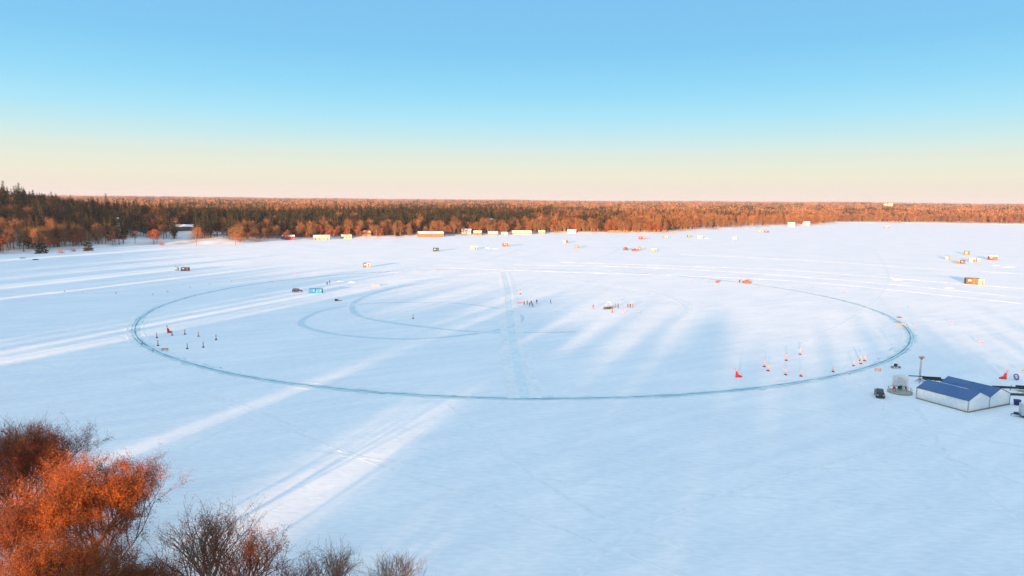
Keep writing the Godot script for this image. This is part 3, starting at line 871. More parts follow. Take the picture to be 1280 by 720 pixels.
# the two-gabled hall on the ice
func build_hall() -> void:
	var o := thing("event_hall", "white-walled double-gabled tent hall with blue roofs on the ice", "hall", ground(Vector3(105.0, 0, -153.8)), deg_to_rad(25.4))
	var white := mat(0.90, 0.90, 0.89, 0.6)
	white = white.duplicate()
	white.albedo_texture = noise_tex(44, 0.01, 256, [Color(0.95, 0.95, 0.95), Color(1, 1, 1)], 3)
	var blue := mat(0.03, 0.14, 0.36, 0.55)
	var w := 7.7
	var l := 11.8
	for k in 2:
		var x := (k - 0.5) * w
		var s := Shape.new()
		for sgn in [-1.0, 1.0]:
			var z: float = sgn * l / 2
			s.face(Vector3(x - w / 2, -0.2, z), Vector3(x + w / 2, -0.2, z), Vector3(x + w / 2, 2.55, z), Vector3(x - w / 2, 2.55, z), Vector3(0, 0, sgn))
			s.face3(Vector3(x - w / 2, 2.55, z), Vector3(x + w / 2, 2.55, z), Vector3(x, 4.1, z), Vector3(0, 0, sgn))
		part(o, "gable_wall", s, white)
		s = Shape.new()
		for sgn in [-1.0, 1.0]:
			var e := Vector3(x + sgn * (w / 2 + (0.12 if sgn == k * 2 - 1 else -0.02)), 2.56, 0)
			var r := Vector3(x, 4.12, 0)
			var zz := Vector3(0, 0, l / 2 + 0.12)
			var t := Vector3(0, 0.09, 0)
			var half := 4
			for p in half:   # roof membrane in panels, each with a slight sag between frames
				var z0 := -zz + zz * 2.0 * p / half
				var z1 := -zz + zz * 2.0 * (p + 1) / half
				s.hexa([e + z0, e + z1, r + z1, r + z0, e + z0 + t, e + z1 + t, r + z1 + t, r + z0 + t])
		var roof := part(o, "roof", s, blue)
		for p in 5:   # welded seams over the frames
			s = Shape.new()
			for sgn in [-1.0, 1.0]:
				var z0: float = -l / 2 + l * p / 4.0
				s.tube([Vector3(x + sgn * (w / 2 - 0.05), 2.67, z0), Vector3(x, 4.22, z0)], [0.05, 0.05], 4)
			part(roof, "seam", s, mat(0.06, 0.19, 0.48, 0.5))
		s = Shape.new()
		s.box(Vector3(x, 4.225, (-0.8 if k == 0 else 3.0)), Vector3(0.09, 0.04, (l * 0.72 if k == 0 else 2.0)))
		part(roof, "ridge_snow", s, snow_mat)
	for sgn in [-1.0, 1.0]:
		var s := Shape.new(); s.box(Vector3(sgn * (w - 0.05), 1.2, 0), Vector3(0.1, 2.7, l))
		part(o, "side_wall", s, white)
	for q in [[-w, l / 2], [0.0, l / 2], [w, l / 2], [-w, -l / 2], [w, -l / 2]]:
		var s := Shape.new(); s.box(Vector3(q[0], 1.25, q[1]), Vector3(0.16, 2.7, 0.16))
		part(o, "corner_post", s, mat(0.45, 0.42, 0.40))
	for q in [[Vector3(0, 0.06, l / 2 + 0.14), Vector3(2 * w, 0.3, 0.22)], [Vector3(-w - 0.14, 0.06, 0), Vector3(0.22, 0.3, l)]]:
		var s := Shape.new(); s.box(q[0], q[1])
		part(o, "ground_skirt", s, mat(0.34, 0.25, 0.14))
	var gutter := Shape.new(); gutter.box(Vector3(0, 2.6, 0), Vector3(0.3, 0.16, l + 0.3))
	part(o, "valley_gutter", gutter, mat(0.07, 0.16, 0.38))

# ---------------------------------------------------------------- things on the ice
func ice_house(label: String, at: Vector3, turn: float, size: Vector3, wall: Material, style: String, second: Material = null, roof: Material = null) -> Node3D:
	var o := thing("ice_house", label, "ice house", ground(at), turn)
	var s := Shape.new()
	for sgn in [-1.0, 1.0]: s.box(Vector3(0, 0.1, sgn * size.z * 0.36), Vector3(size.x + 0.3, 0.24, 0.16))
	part(o, "skids", s, mat(0.12, 0.08, 0.05))
	s = Shape.new()
	if style == "dome":
		var prof := []
		for k in 7: prof.append(Vector2(cos(PI / 2 * k / 6.0) * 0.5, 0.1 + sin(PI / 2 * k / 6.0)))
		var d := Shape.new(); d.lathe(Vector3.ZERO, prof, 10)
		for k in d.v.size():
			d.v[k] = Vector3(d.v[k].x * size.x, d.v[k].y * size.y, d.v[k].z * size.z)
		part(o, "canopy", d, wall)
		s.box(Vector3(0, size.y * 0.32, size.z * 0.49), Vector3(size.x * 0.22, size.y * 0.55, 0.1))
		part(o, "door", s, mat(0.05, 0.04, 0.04))
		return o
	var b := 0.2
	if second:
		s.box(Vector3(-size.x * 0.25, b + size.y / 2, 0), Vector3(size.x / 2, size.y, size.z))
		part(o, "wall", s, wall)
		s = Shape.new(); s.box(Vector3(size.x * 0.25, b + size.y / 2, 0), Vector3(size.x / 2, size.y * 0.995, size.z * 0.99))
		part(o, "wall", s, second)
	else:
		s.box(Vector3(0, b + size.y / 2, 0), size)
		part(o, "wall", s, wall)
	s = Shape.new()
	var rm := roof if roof else mat(0.20, 0.18, 0.17)
	var top := b + size.y
	if style == "gable":
		gable(s, size.x, size.z, top + 0.01, size.z * 0.22, 0.15, 0.1)
		for sgn in [-1.0, 1.0]: s.face3(Vector3(sgn * size.x * 0.498, top, -size.z / 2), Vector3(sgn * size.x * 0.498, top, size.z / 2), Vector3(sgn * size.x * 0.498, top + size.z * 0.22, 0), Vector3(sgn, 0, 0))
	elif style == "shed":
		s.hexa([Vector3(-size.x / 2 - 0.15, top, -size.z / 2 - 0.15), Vector3(size.x / 2 + 0.15, top, -size.z / 2 - 0.15), Vector3(size.x / 2 + 0.15, top, size.z / 2 + 0.15), Vector3(-size.x / 2 - 0.15, top, size.z / 2 + 0.15), Vector3(-size.x / 2 - 0.15, top + 0.12, -size.z / 2 - 0.15), Vector3(size.x / 2 + 0.15, top + 0.12, -size.z / 2 - 0.15), Vector3(size.x / 2 + 0.15, top + 0.45, size.z / 2 + 0.15), Vector3(-size.x / 2 - 0.15, top + 0.45, size.z / 2 + 0.15)])
	else:
		s.box(Vector3(0, top + 0.06, 0), Vector3(size.x + 0.2, 0.12, size.z + 0.2))
	part(o, "roof", s, rm)
	s = Shape.new(); s.box(Vector3(size.x * 0.28, b + size.y * 0.43, size.z / 2 + 0.03), Vector3(size.x * 0.2, size.y * 0.8, 0.07))
	var door := part(o, "door", s, mat(0.15, 0.11, 0.09))
	s = Shape.new(); s.box(Vector3(size.x * 0.21, b + size.y * 0.42, size.z / 2 + 0.09), Vector3(0.06, 0.12, 0.06))
	part(door, "handle", s, mat(0.5, 0.5, 0.5, 0.3, 1.0))
	s = Shape.new(); s.box(Vector3(-size.x * 0.22, b + size.y * 0.62, size.z / 2 + 0.03), Vector3(size.x * 0.26, size.y * 0.3, 0.06))
	part(o, "window", s, mat(0.55, 0.58, 0.6, 0.2))
	s = Shape.new(); s.tube([Vector3(-size.x * 0.3, top, 0), Vector3(-size.x * 0.3, top + 0.8, 0)], [0.08, 0.08], 6)
	part(o, "stovepipe", s, mat(0.06, 0.06, 0.06))
	return o

func wheel(parent: Node, at: Vector3, r: float) -> void:
	var s := Shape.new()
	var sgn := signf(at.z)
	s.tube([at + Vector3(0, 0, -0.13), at + Vector3(0, 0, 0.13)], [r, r], 12)
	var t := part(parent, "wheel", s, mat(0.02, 0.02, 0.02, 0.85))
	s = Shape.new()
	s.tube([at + Vector3(0, 0, sgn * 0.10), at + Vector3(0, 0, sgn * 0.145)], [r * 0.6, r * 0.55], 10)
	part(t, "rim", s, mat(0.4, 0.4, 0.42, 0.35, 0.8))

func vehicle(called: String, label: String, category: String, at: Vector3, turn: float, paint: Material, pickup := false) -> Node3D:   # front towards +x
	var o := thing(called, label, category, ground(at), turn)
	var s := Shape.new()
	var hood := 1.05
	s.extrude([Vector2(-2.35, 0.42), Vector2(-1.95, 0.35), Vector2(1.95, 0.35), Vector2(2.35, 0.45), Vector2(2.38, 0.8), Vector2(2.2, hood - 0.06), Vector2(1.0, hood + 0.02), Vector2(-2.3, hood + 0.02), Vector2(-2.38, 0.8)], 0.92, 0.05, 0.9)
	var body := part(o, "body", s, paint)
	s = Shape.new()
	if pickup: s.extrude([Vector2(-0.75, 1.05), Vector2(1.05, 1.05), Vector2(0.55, 1.72), Vector2(0.3, 1.78), Vector2(-0.55, 1.78), Vector2(-0.7, 1.7)], 0.82, 0.12, 1.3)
	else: s.extrude([Vector2(-2.25, 1.05), Vector2(1.05, 1.05), Vector2(0.5, 1.68), Vector2(0.25, 1.76), Vector2(-1.95, 1.76), Vector2(-2.12, 1.66)], 0.84, 0.12, 1.3)
	part(o, "cabin", s, paint)
	var glass := mat(0.04, 0.06, 0.09, 0.35)
	for sgn in [-1.0, 1.0]:
		for q in ([[-0.5, 0.45]] if pickup else [[-1.9, -1.15], [-1.05, -0.3], [-0.2, 0.5]]):
			s = Shape.new()
			s.hexa([Vector3(q[0], 1.14, sgn * 0.83), Vector3(q[1] + 0.08, 1.14, sgn * 0.83), Vector3(q[1] + 0.08, 1.14, sgn * 0.856), Vector3(q[0], 1.14, sgn * 0.856), Vector3(q[0] + 0.06, 1.6, sgn * 0.71), Vector3(q[1] - 0.12, 1.6, sgn * 0.71), Vector3(q[1] - 0.12, 1.6, sgn * 0.745), Vector3(q[0] + 0.06, 1.6, sgn * 0.745)])
			part(o, "side_window", s, glass)
	s = Shape.new()
	s.face(Vector3(1.02, 1.12, -0.72), Vector3(1.02, 1.12, 0.72), Vector3(0.585, 1.68, 0.64), Vector3(0.585, 1.68, -0.64), Vector3(1, 0.6, 0))
	part(o, "windscreen", s, glass)
	if pickup:
		s = Shape.new(); s.box(Vector3(-1.55, 1.09, 0), Vector3(1.45, 0.03, 1.4))
		part(o, "bed_floor", s, mat(0.03, 0.03, 0.03))
		for sgn in [-1.0, 1.0]:
			s = Shape.new(); s.box(Vector3(-1.55, 1.18, sgn * 0.8), Vector3(1.55, 0.24, 0.1))
			part(o, "bed_side", s, paint)
	for x in [-1.45, 1.45]:
		for z in [-0.82, 0.82]: wheel(o, Vector3(x, 0.36, z), 0.37)
	for z in [-0.66, 0.66]:
		s = Shape.new(); s.box(Vector3(2.36, 0.82, z), Vector3(0.08, 0.16, 0.34))
		part(o, "headlight", s, mat(0.7, 0.7, 0.68, 0.15))
	for x in [-2.4, 2.4]:
		s = Shape.new(); s.box(Vector3(x, 0.5, 0), Vector3(0.12, 0.18, 1.7))
		part(o, "bumper", s, mat(0.05, 0.05, 0.05))
	return o

func snowmobile(label: String, at: Vector3, turn: float, paint: Material) -> void:
	var o := thing("snowmobile", label, "snowmobile", ground(at), turn)
	var s := Shape.new()
	s.extrude([Vector2(-1.5, 0.1), Vector2(-1.3, 0.02), Vector2(0.2, 0.02), Vector2(0.5, 0.3), Vector2(-1.5, 0.4)], 0.24)
	part(o, "track_belt", s, mat(0.03, 0.03, 0.03))
	s = Shape.new()
	s.extrude([Vector2(-0.1, 0.35), Vector2(1.2, 0.35), Vector2(1.45, 0.5), Vector2(0.9, 0.85), Vector2(0.3, 0.98), Vector2(-0.1, 0.75)], 0.42, 0.12, 0.6)
	part(o, "hood", s, paint)
	s = Shape.new()
	s.extrude([Vector2(-1.5, 0.42), Vector2(0.0, 0.42), Vector2(-0.05, 0.75), Vector2(-1.4, 0.85)], 0.24)
	part(o, "seat", s, mat(0.03, 0.03, 0.035))
	for sgn in [-1.0, 1.0]:
		s = Shape.new()
		s.tube([Vector3(0.3, 0.04, sgn * 0.45), Vector3(1.4, 0.03, sgn * 0.45), Vector3(1.7, 0.18, sgn * 0.45)], [0.06, 0.06, 0.03], 5)
		s.tube([Vector3(0.9, 0.4, sgn * 0.3), Vector3(0.95, 0.06, sgn * 0.45)], [0.04, 0.04], 5)
		part(o, "ski", s, mat(0.08, 0.08, 0.08))
	s = Shape.new()
	s.tube([Vector3(0.1, 0.9, 0), Vector3(-0.05, 1.08, 0)], [0.03, 0.03], 5)
	s.tube([Vector3(-0.1, 1.08, -0.38), Vector3(-0.05, 1.1, 0), Vector3(-0.1, 1.08, 0.38)], [0.025, 0.03, 0.025], 5)
	part(o, "handlebar", s, mat(0.03, 0.03, 0.03))
	s = Shape.new()
	s.hexa([Vector3(0.35, 0.92, -0.3), Vector3(0.4, 0.92, -0.3), Vector3(0.4, 0.92, 0.3), Vector3(0.35, 0.92, 0.3), Vector3(0.1, 1.25, -0.22), Vector3(0.13, 1.25, -0.22), Vector3(0.13, 1.25, 0.22), Vector3(0.1, 1.25, 0.22)])
	part(o, "windshield", s, mat(0.08, 0.09, 0.1, 0.1))

# people: one skin over a skeleton of tapered bones
var bodies := []
func sdf(p: Vector3, bones: Array) -> float:
	var d := 10.0
	for b in bones:
		var ab: Vector3 = b[1] - b[0]
		var t := clampf((p - b[0]).dot(ab) / maxf(ab.length_squared(), 1e-6), 0.0, 1.0)
		var q: Vector3 = p - (b[0] + ab * t)
		if b.size() > 4: q.z *= b[4]
		var e: float = q.length() - lerpf(b[2], b[3], t)
		var h := clampf(0.5 + 0.5 * (d - e) / 0.035, 0.0, 1.0)
		d = lerpf(d, e, h) - 0.035 * h * (1.0 - h)
	return d

func make_body(pose: int) -> Dictionary:
	var stride: float = [0.0, 0.24, 0.06][pose]
	var hip := Vector3(0, 0.92, 0)
	var bones := [
		[Vector3(0, 0.98, 0), Vector3(0, 1.22, 0), 0.145, 0.15, 1.25], [Vector3(0, 1.22, 0), Vector3(0, 1.42, 0), 0.16, 0.13, 1.3],
		[Vector3(-0.17, 1.42, 0), Vector3(0.17, 1.42, 0), 0.075, 0.075], [Vector3(0, 1.42, 0), Vector3(0, 1.56, 0.01), 0.065, 0.055],
		[Vector3(0, 1.60, 0.015), Vector3(0, 1.70, 0.0), 0.088, 0.10], [Vector3(0, 1.62, 0.095), Vector3(0, 1.60, 0.115), 0.018, 0.02]]
	for s in [-1.0, 1.0]:
		var step: float = stride * s
		var knee := hip + Vector3(s * 0.11, -0.44, step * 0.5 + 0.03)
		var ankle := hip + Vector3(s * 0.12, -0.83, step)
		bones.append([hip + Vector3(s * 0.095, 0.02, 0), knee, 0.105, 0.072])
		bones.append([knee, ankle, 0.07, 0.052])
		bones.append([ankle + Vector3(0, -0.03, -0.03), ankle + Vector3(s * 0.03, -0.045, 0.16), 0.055, 0.045])
		var elbow := Vector3(s * 0.27, 1.16, -step * 0.4)
		var wrist := Vector3(s * 0.28, 0.92, -step * 0.7 + 0.08)
		if pose == 2: wrist = Vector3(s * 0.12, 1.12, 0.26)
		bones.append([Vector3(s * 0.19, 1.42, 0), elbow, 0.068, 0.056])
		bones.append([elbow, wrist, 0.055, 0.042])
		var dir := (wrist - elbow).normalized()
		bones.append([wrist, wrist + dir * 0.09, 0.038, 0.034])
		for k in 4: bones.append([wrist + dir * 0.08 + Vector3(0, 0, (k - 1.5) * 0.022), wrist + dir * (0.15 + 0.012 * (1.5 - absf(k - 1.5))) + Vector3(-s * 0.02, 0, (k - 1.5) * 0.024), 0.011, 0.009])
		bones.append([wrist + dir * 0.03, wrist + dir * 0.08 + Vector3(-s * 0.045, 0, 0.035), 0.013, 0.01])
	var cell := 0.032
	var lo := Vector3(-0.46, -0.02, -0.42)
	var nx := 29
	var ny := 58
	var nz := 27
	var field := PackedFloat32Array()
	field.resize(nx * ny * nz)
	for k in nz:
		for j in ny:
			for i in nx: field[(k * ny + j) * nx + i] = sdf(lo + Vector3(i, j, k) * cell, bones)
	var at := {}
	var pts := PackedVector3Array()
	for k in nz - 1:
		for j in ny - 1:
			for i in nx - 1:
				var sum := Vector3.ZERO
				var cnt := 0
				for e in [[0,0,0,1,0,0],[0,1,0,1,1,0],[0,0,1,1,0,1],[0,1,1,1,1,1],[0,0,0,0,1,0],[1,0,0,1,1,0],[0,0,1,0,1,1],[1,0,1,1,1,1],[0,0,0,0,0,1],[1,0,0,1,0,1],[0,1,0,0,1,1],[1,1,0,1,1,1]]:
					var a := field[((k + e[2]) * ny + j + e[1]) * nx + i + e[0]]
					var b := field[((k + e[5]) * ny + j + e[4]) * nx + i + e[3]]
					if (a < 0.0) != (b < 0.0):
						sum += Vector3(e[0], e[1], e[2]).lerp(Vector3(e[3], e[4], e[5]), a / (a - b)); cnt += 1
				if cnt > 0:
					at[(k * ny + j) * nx + i] = pts.size()
					pts.append(lo + (Vector3(i, j, k) + sum / cnt) * cell)
	var faces := PackedInt32Array()
	var stride_ := [1, nx, nx * ny]
	for key in at:
		var i: int = key % nx
		var j: int = (key / nx) % ny
		var k: int = key / (nx * ny)
		for axis in 3:
			var u: int = stride_[(axis + 1) % 3]
			var w: int = stride_[(axis + 2) % 3]
			var a := field[key]
			var b := field[key + stride_[axis]]
			if (a < 0.0) == (b < 0.0): continue
			if not (at.has(key - u) and at.has(key - w) and at.has(key - u - w)): continue
			var q := [at[key], at[key - u], at[key - u - w], at[key - w]]
			if a < 0.0: q.reverse()
			faces.append_array(PackedInt32Array([q[0], q[1], q[2], q[0], q[2], q[3]]))
	return {"pts": pts, "faces": faces}

func person(label: String, at: Vector3, turn: float, pose: int, jacket: Color, trousers: Color, hat: Color) -> void:
	var o := thing("person", label, "person", ground(at) + Vector3(0, -0.01, 0), turn)
	o.scale = Vector3.ONE * 1.12
	var b: Dictionary = bodies[pose]
	var nrm := PackedVector3Array()
	nrm.resize(b.pts.size())
	for t in range(0, b.faces.size(), 3):
		var f := [b.faces[t], b.faces[t + 1], b.faces[t + 2]]
		var fn: Vector3 = (b.pts[f[2]] - b.pts[f[0]]).cross(b.pts[f[1]] - b.pts[f[0]])
		for k in 3: nrm[f[k]] += fn
	var cols := PackedColorArray()
	for i in b.pts.size():
		nrm[i] = nrm[i].normalized()
		var p: Vector3 = b.pts[i]
		var c := jacket
		if p.y > 1.66 or (p.y > 1.55 and p.z < 0.0): c = hat
		elif p.y > 1.52: c = Color(0.45, 0.25, 0.17)
		elif p.y < 0.14: c = Color(0.04, 0.035, 0.03)
		elif p.y < 0.86 and absf(p.x) < 0.225: c = trousers
		elif p.y < 0.90 and absf(p.x) > 0.225: c = Color(0.05, 0.05, 0.05)
		cols.append(c)
	var arr := []
	arr.resize(Mesh.ARRAY_MAX)
	arr[Mesh.ARRAY_VERTEX] = b.pts; arr[Mesh.ARRAY_NORMAL] = nrm; arr[Mesh.ARRAY_COLOR] = cols; arr[Mesh.ARRAY_INDEX] = b.faces
	var m := ArrayMesh.new()
	m.add_surface_from_arrays(Mesh.PRIMITIVE_TRIANGLES, arr)
	part(o, "body", m, tint_mat)

var post_proto: Node3D
func marker_post(label: String, at: Vector3, group := "") -> void:
	if post_proto == null:
		post_proto = thing("marker_post", label, "marker post", ground(at), 0.0, group)
		var s := Shape.new()
		s.lathe(Vector3.ZERO, [Vector2(0.42, -0.05), Vector2(0.42, 0.08), Vector2(0.2, 0.28), Vector2(0.0, 0.28)], 8)
		part(post_proto, "base", s, mat(0.05, 0.035, 0.06))
		s = Shape.new()
		s.tube([Vector3(0, 0.25, 0), Vector3(0, 1.75, 0)], [0.17, 0.13], 8)
		var pole := part(post_proto, "pole", s, mat(0.85, 0.30, 0.22, 0.6))
		for y in [1.0, 1.4]:
			s = Shape.new(); s.tube([Vector3(0, y, 0), Vector3(0, y + 0.16, 0)], [0.17, 0.165], 8)
			part(pole, "band", s, mat(0.75, 0.72, 0.70, 0.4))
	else: copy_of(post_proto, label, ground(at), rng.randf() * TAU, rng.randf_range(0.92, 1.05), group)

var flag_proto: Node3D
func pennant(label: String, at: Vector3, group: String) -> void:
	if flag_proto == null:
		flag_proto = thing("marker_flag", label, "flag", ground(at), 0.3, group)
		var s := Shape.new(); s.tube([Vector3(0, -0.1, 0), Vector3(0, 1.0, 0)], [0.03, 0.025], 5)
		part(flag_proto, "stick", s, mat(0.5, 0.35, 0.25))
		s = Shape.new()
		s.hexa([Vector3(0, 0.5, -0.02), Vector3(0.55, 0.62, 0.06), Vector3(0.55, 0.62, 0.085), Vector3(0, 0.5, 0.02), Vector3(0, 1.0, -0.02), Vector3(0.55, 0.92, 0.06), Vector3(0.55, 0.92, 0.085), Vector3(0, 1.0, 0.02)])
		part(flag_proto, "cloth", s, mat(0.75, 0.16, 0.06))
	else: copy_of(flag_proto, label, ground(at), rng.randf_range(-0.6, 0.9), 1.0, group)

func red_wedge(label: String, at: Vector3, turn: float) -> void:
	var o := thing("wind_banner", label, "banner", ground(at), turn)
	var s := Shape.new(); s.tube([Vector3(-0.35, -0.1, 0), Vector3(-0.5, 3.2, 0)], [0.05, 0.03], 6)
	part(o, "pole", s, mat(0.6, 0.4, 0.35))
	s = Shape.new()
	s.extrude([Vector2(-0.42, 0.05), Vector2(1.25, 0.02), Vector2(1.3, 0.32), Vector2(0.35, 0.75), Vector2(0.05, 1.5), Vector2(-0.42, 1.75)], 0.14)
	part(o, "cloth", s, mat(0.72, 0.035, 0.02))
	s = Shape.new(); s.box(Vector3(-0.46, 2.2, 0), Vector3(0.45, 0.4, 0.06))
	part(o, "streamer", s, mat(0.75, 0.2, 0.16))

func traffic_cone(label: String, at: Vector3) -> void:
	var o := thing("traffic_cone", label, "cone", ground(at))
	var s := Shape.new(); s.lathe(Vector3(0, 0.03, 0), [Vector2(0.3, 0), Vector2(0.24, 0.08), Vector2(0.05, 0.9), Vector2(0, 0.9)], 10)
	var b := part(o, "cone", s, mat(0.8, 0.16, 0.02))
	s = Shape.new(); s.lathe(Vector3(0, 0.4, 0), [Vector2(0.19, 0), Vector2(0.145, 0.2)], 10)
	part(b, "band", s, mat(0.75, 0.75, 0.75))
	s = Shape.new(); s.box(Vector3(0, 0.02, 0), Vector3(0.7, 0.07, 0.7))
	part(o, "base", s, mat(0.7, 0.13, 0.02))

func build_ice_houses() -> void:
	var W := mat(0.70, 0.67, 0.62)
	var brown := mat(0.16, 0.08, 0.045)
	var tan := mat(0.42, 0.26, 0.12)
	var green := mat(0.07, 0.20, 0.05)
	var red := mat(0.60, 0.035, 0.03)
	var grey := mat(0.25, 0.26, 0.29)
	var dark := mat(0.05, 0.05, 0.055)
	ice_house("small teal ice house beside a longer navy one, far left of the ring", Vector3(-214.44, 0, -432.61), 0.3, Vector3(2.0, 2.0, 2.0), mat(0.12, 0.36, 0.48), "flat")
	ice_house("long navy ice house with white windows beside a small teal one", Vector3(-208.11, 0, -430.60), 0.25, Vector3(4.8, 2.1, 2.4), mat(0.02, 0.04, 0.12), "flat", null, mat(0.3, 0.34, 0.42))
	ice_house("half grey, half white ice house behind the far left rim of the ring", Vector3(-99.80, 0, -464.83), 0.15, Vector3(4.6, 2.7, 2.6), mat(0.10, 0.11, 0.18), "flat", W)
	ice_house("dark green ice house alone in the blue shade", Vector3(-69.98, 0, -622.76), 0.2, Vector3(5.2, 2.7, 2.8), mat(0.015, 0.06, 0.07), "flat", null, dark)
	ice_house("low pale pink ice house among snow heaps", Vector3(-37.27, 0, -653.80), 0.1, Vector3(6.0, 2.2, 2.6), mat(0.62, 0.45, 0.36), "shed", null, W)
	ice_house("ice house half red, half dark grey near the snow heaps", Vector3(-6.96, 0, -699.89), 0.25, Vector3(6.2, 3.4, 3.0), mat(0.45, 0.10, 0.07), "flat", grey, W)
	ice_house("white and brown ice house nearest the long cream house", Vector3(60.43, 0, -772.74), 0.1, Vector3(5.2, 2.7, 2.6), W, "flat", brown)
	ice_house("tan ice house a little in front of the white and brown one", Vector3(64.91, 0, -684.56), 0.1, Vector3(4.0, 2.7, 2.6), tan, "flat", null, tan)
	ice_house("brown domed fishing tent left of the red pickup", Vector3(110.21, 0, -661.25), 0.0, Vector3(4.8, 2.8, 4.0), mat(0.20, 0.10, 0.07), "dome")
	vehicle("pickup_truck", "red pickup parked between domed tent and small tan ice house", "pickup", Vector3(117.36, 0, -651.11), 0.12, red, true).scale = Vector3.ONE * 1.3
	ice_house("small brown ice house at the red pickup's tail", Vector3(124.16, 0, -663.00), 0.1, Vector3(2.4, 2.6, 2.2), tan, "flat", null, dark)
	ice_house("low beige ice house right of the red pickup", Vector3(134.71, 0, -647.85), 0.05, Vector3(4.8, 1.7, 2.4), mat(0.55, 0.42, 0.22), "shed", null, W)
	ice_house("bright red ice house nearest the wooded point", Vector3(163.19, 0, -865.60), 0.0, Vector3(4.8, 3.2, 2.8), red, "flat")
	ice_house("narrow pinkish-red hut beside the bright red ice house", Vector3(168.96, 0, -866.54), 0.0, Vector3(2.0, 2.9, 2.0), mat(0.6, 0.16, 0.12), "flat")
	ice_house("pale red ice house close under the wooded point", Vector3(203.15, 0, -905.78), 0.0, Vector3(5.8, 2.3, 2.6), mat(0.52, 0.20, 0.15), "flat", W)
	ice_house("low green ice house close under the wooded point", Vector3(242.79, 0, -933.68), 0.0, Vector3(6.2, 2.2, 2.6), green, "flat", tan, green)
	ice_house("white ice house with a snow heap against it, right of the green one", Vector3(247.57, 0, -898.98), 0.0, Vector3(5.8, 3.0, 2.8), W, "gable", null, W)
	ice_house("small white ice house standing apart before the wooded point", Vector3(285.51, 0, -875.90), 0.1, Vector3(4.6, 2.6, 2.6), W, "gable", null, W)
	ice_house("beige ice house far out beside a long brown one", Vector3(409.12, 0, -1127.25), 0.0, Vector3(6.2, 2.8, 3.0), mat(0.55, 0.42, 0.28), "flat")
	ice_house("long brown ice house far out beside a beige one", Vector3(415.21, 0, -1113.36), 0.0, Vector3(7.4, 2.2, 3.0), brown, "flat", null, brown)
	ice_house("lone pale pink ice house farthest out, near the wooded right shore", Vector3(761.05, 0, -1386.52), 0.0, Vector3(8.5, 2.8, 3.2), mat(0.60, 0.26, 0.20), "gable", null, W)
	ice_house("grey and white ice house at the left of the right-hand cluster", Vector3(370.12, 0, -576.49), -0.5, Vector3(3.8, 2.5, 2.6), mat(0.45, 0.44, 0.40), "flat", grey)
	ice_house("tan domed tent in the right-hand cluster", Vector3(354.79, 0, -540.51), -0.4, Vector3(3.2, 2.1, 2.8), tan, "dome")
	ice_house("dark brown ice house right of the tan domed tent", Vector3(356.85, 0, -537.14), -0.4, Vector3(3.0, 2.3, 2.4), mat(0.10, 0.055, 0.05), "flat", null, dark)
	ice_house("green and brown ice house at the back of the right-hand cluster", Vector3(425.86, 0, -636.18), -0.4, Vector3(4.2, 3.2, 3.0), tan, "flat", mat(0.05, 0.25, 0.06), mat(0.12, 0.10, 0.04))
	ice_house("white and tan ice house in the middle of the right-hand cluster", Vector3(376.76, 0, -555.97), -0.3, Vector3(4.4, 2.2, 2.4), W, "gable", tan, W)
	ice_house("narrow cream hut right of the white and tan ice house", Vector3(380.94, 0, -554.13), -0.4, Vector3(2.6, 2.5, 2.2), mat(0.62, 0.45, 0.28), "flat", null, W)
	ice_house("red ice house with a white roof at the right of the cluster", Vector3(408.10, 0, -576.39), -0.35, Vector3(6.4, 2.7, 3.4), red, "gable", mat(0.6, 0.12, 0.08), W)
	ice_house("large dark camouflage-brown ice house joined by a cream hut", Vector3(268.63, 0, -394.97), -0.28, Vector3(6.6, 3.2, 3.2), mat(0.12, 0.075, 0.04), "flat", mat(0.22, 0.13, 0.06), mat(0.10, 0.07, 0.04))
	ice_house("cream hut standing against the large dark brown ice house", Vector3(271.15, 0, -391.26), -0.28, Vector3(2.9, 2.9, 2.8), mat(0.65, 0.52, 0.33), "flat", null, W)
	# blue pop-up shelters by the parked car
	for k in 2:
		var o := thing("pop_up_shelter", ["bright blue pop-up shelter nearest the parked dark car", "bright blue pop-up shelter farther from the parked dark car"][k], "shelter", ground([Vector3(-98.23, 0, -331.70), Vector3(-94.94, 0, -331.91)][k]), 0.1)
		var s := Shape.new()
		var c0 := Vector3(0, 1.75, 0)
		for q in 4:
			var a := q * PI / 2 + PI / 4
			var b := a + PI / 2
			var r := 2.25
			var p0 := Vector3(cos(a) * r, -0.05, sin(a) * r)
			var p1 := Vector3(cos(b) * r, -0.05, sin(b) * r)
			var t0 := Vector3(cos(a) * r * 0.9, 2.1, sin(a) * r * 0.9)
			var t1 := Vector3(cos(b) * r * 0.9, 2.1, sin(b) * r * 0.9)
			var m := (p0 + p1 + t0 + t1) / 4.0 * 1.12
			for e in [[p0, p1], [p1, t1], [t1, t0], [t0, p0]]: s.face3(e[0], e[1], m, m - c0)
			s.face3(t0, t1, c0, Vector3.UP)
		part(o, "canopy", s, mat(0.02, 0.26, 0.55))
		s = Shape.new(); s.box(Vector3(0, 0.8, 1.62), Vector3(0.8, 1.4, 0.06))
		part(o, "door", s, mat(0.02, 0.16, 0.40))
		s = Shape.new(); s.box(Vector3(0.9, 1.45, 1.55), Vector3(0.4, 0.4, 0.06))
		part(o, "window", s, mat(0.6, 0.5, 0.4))

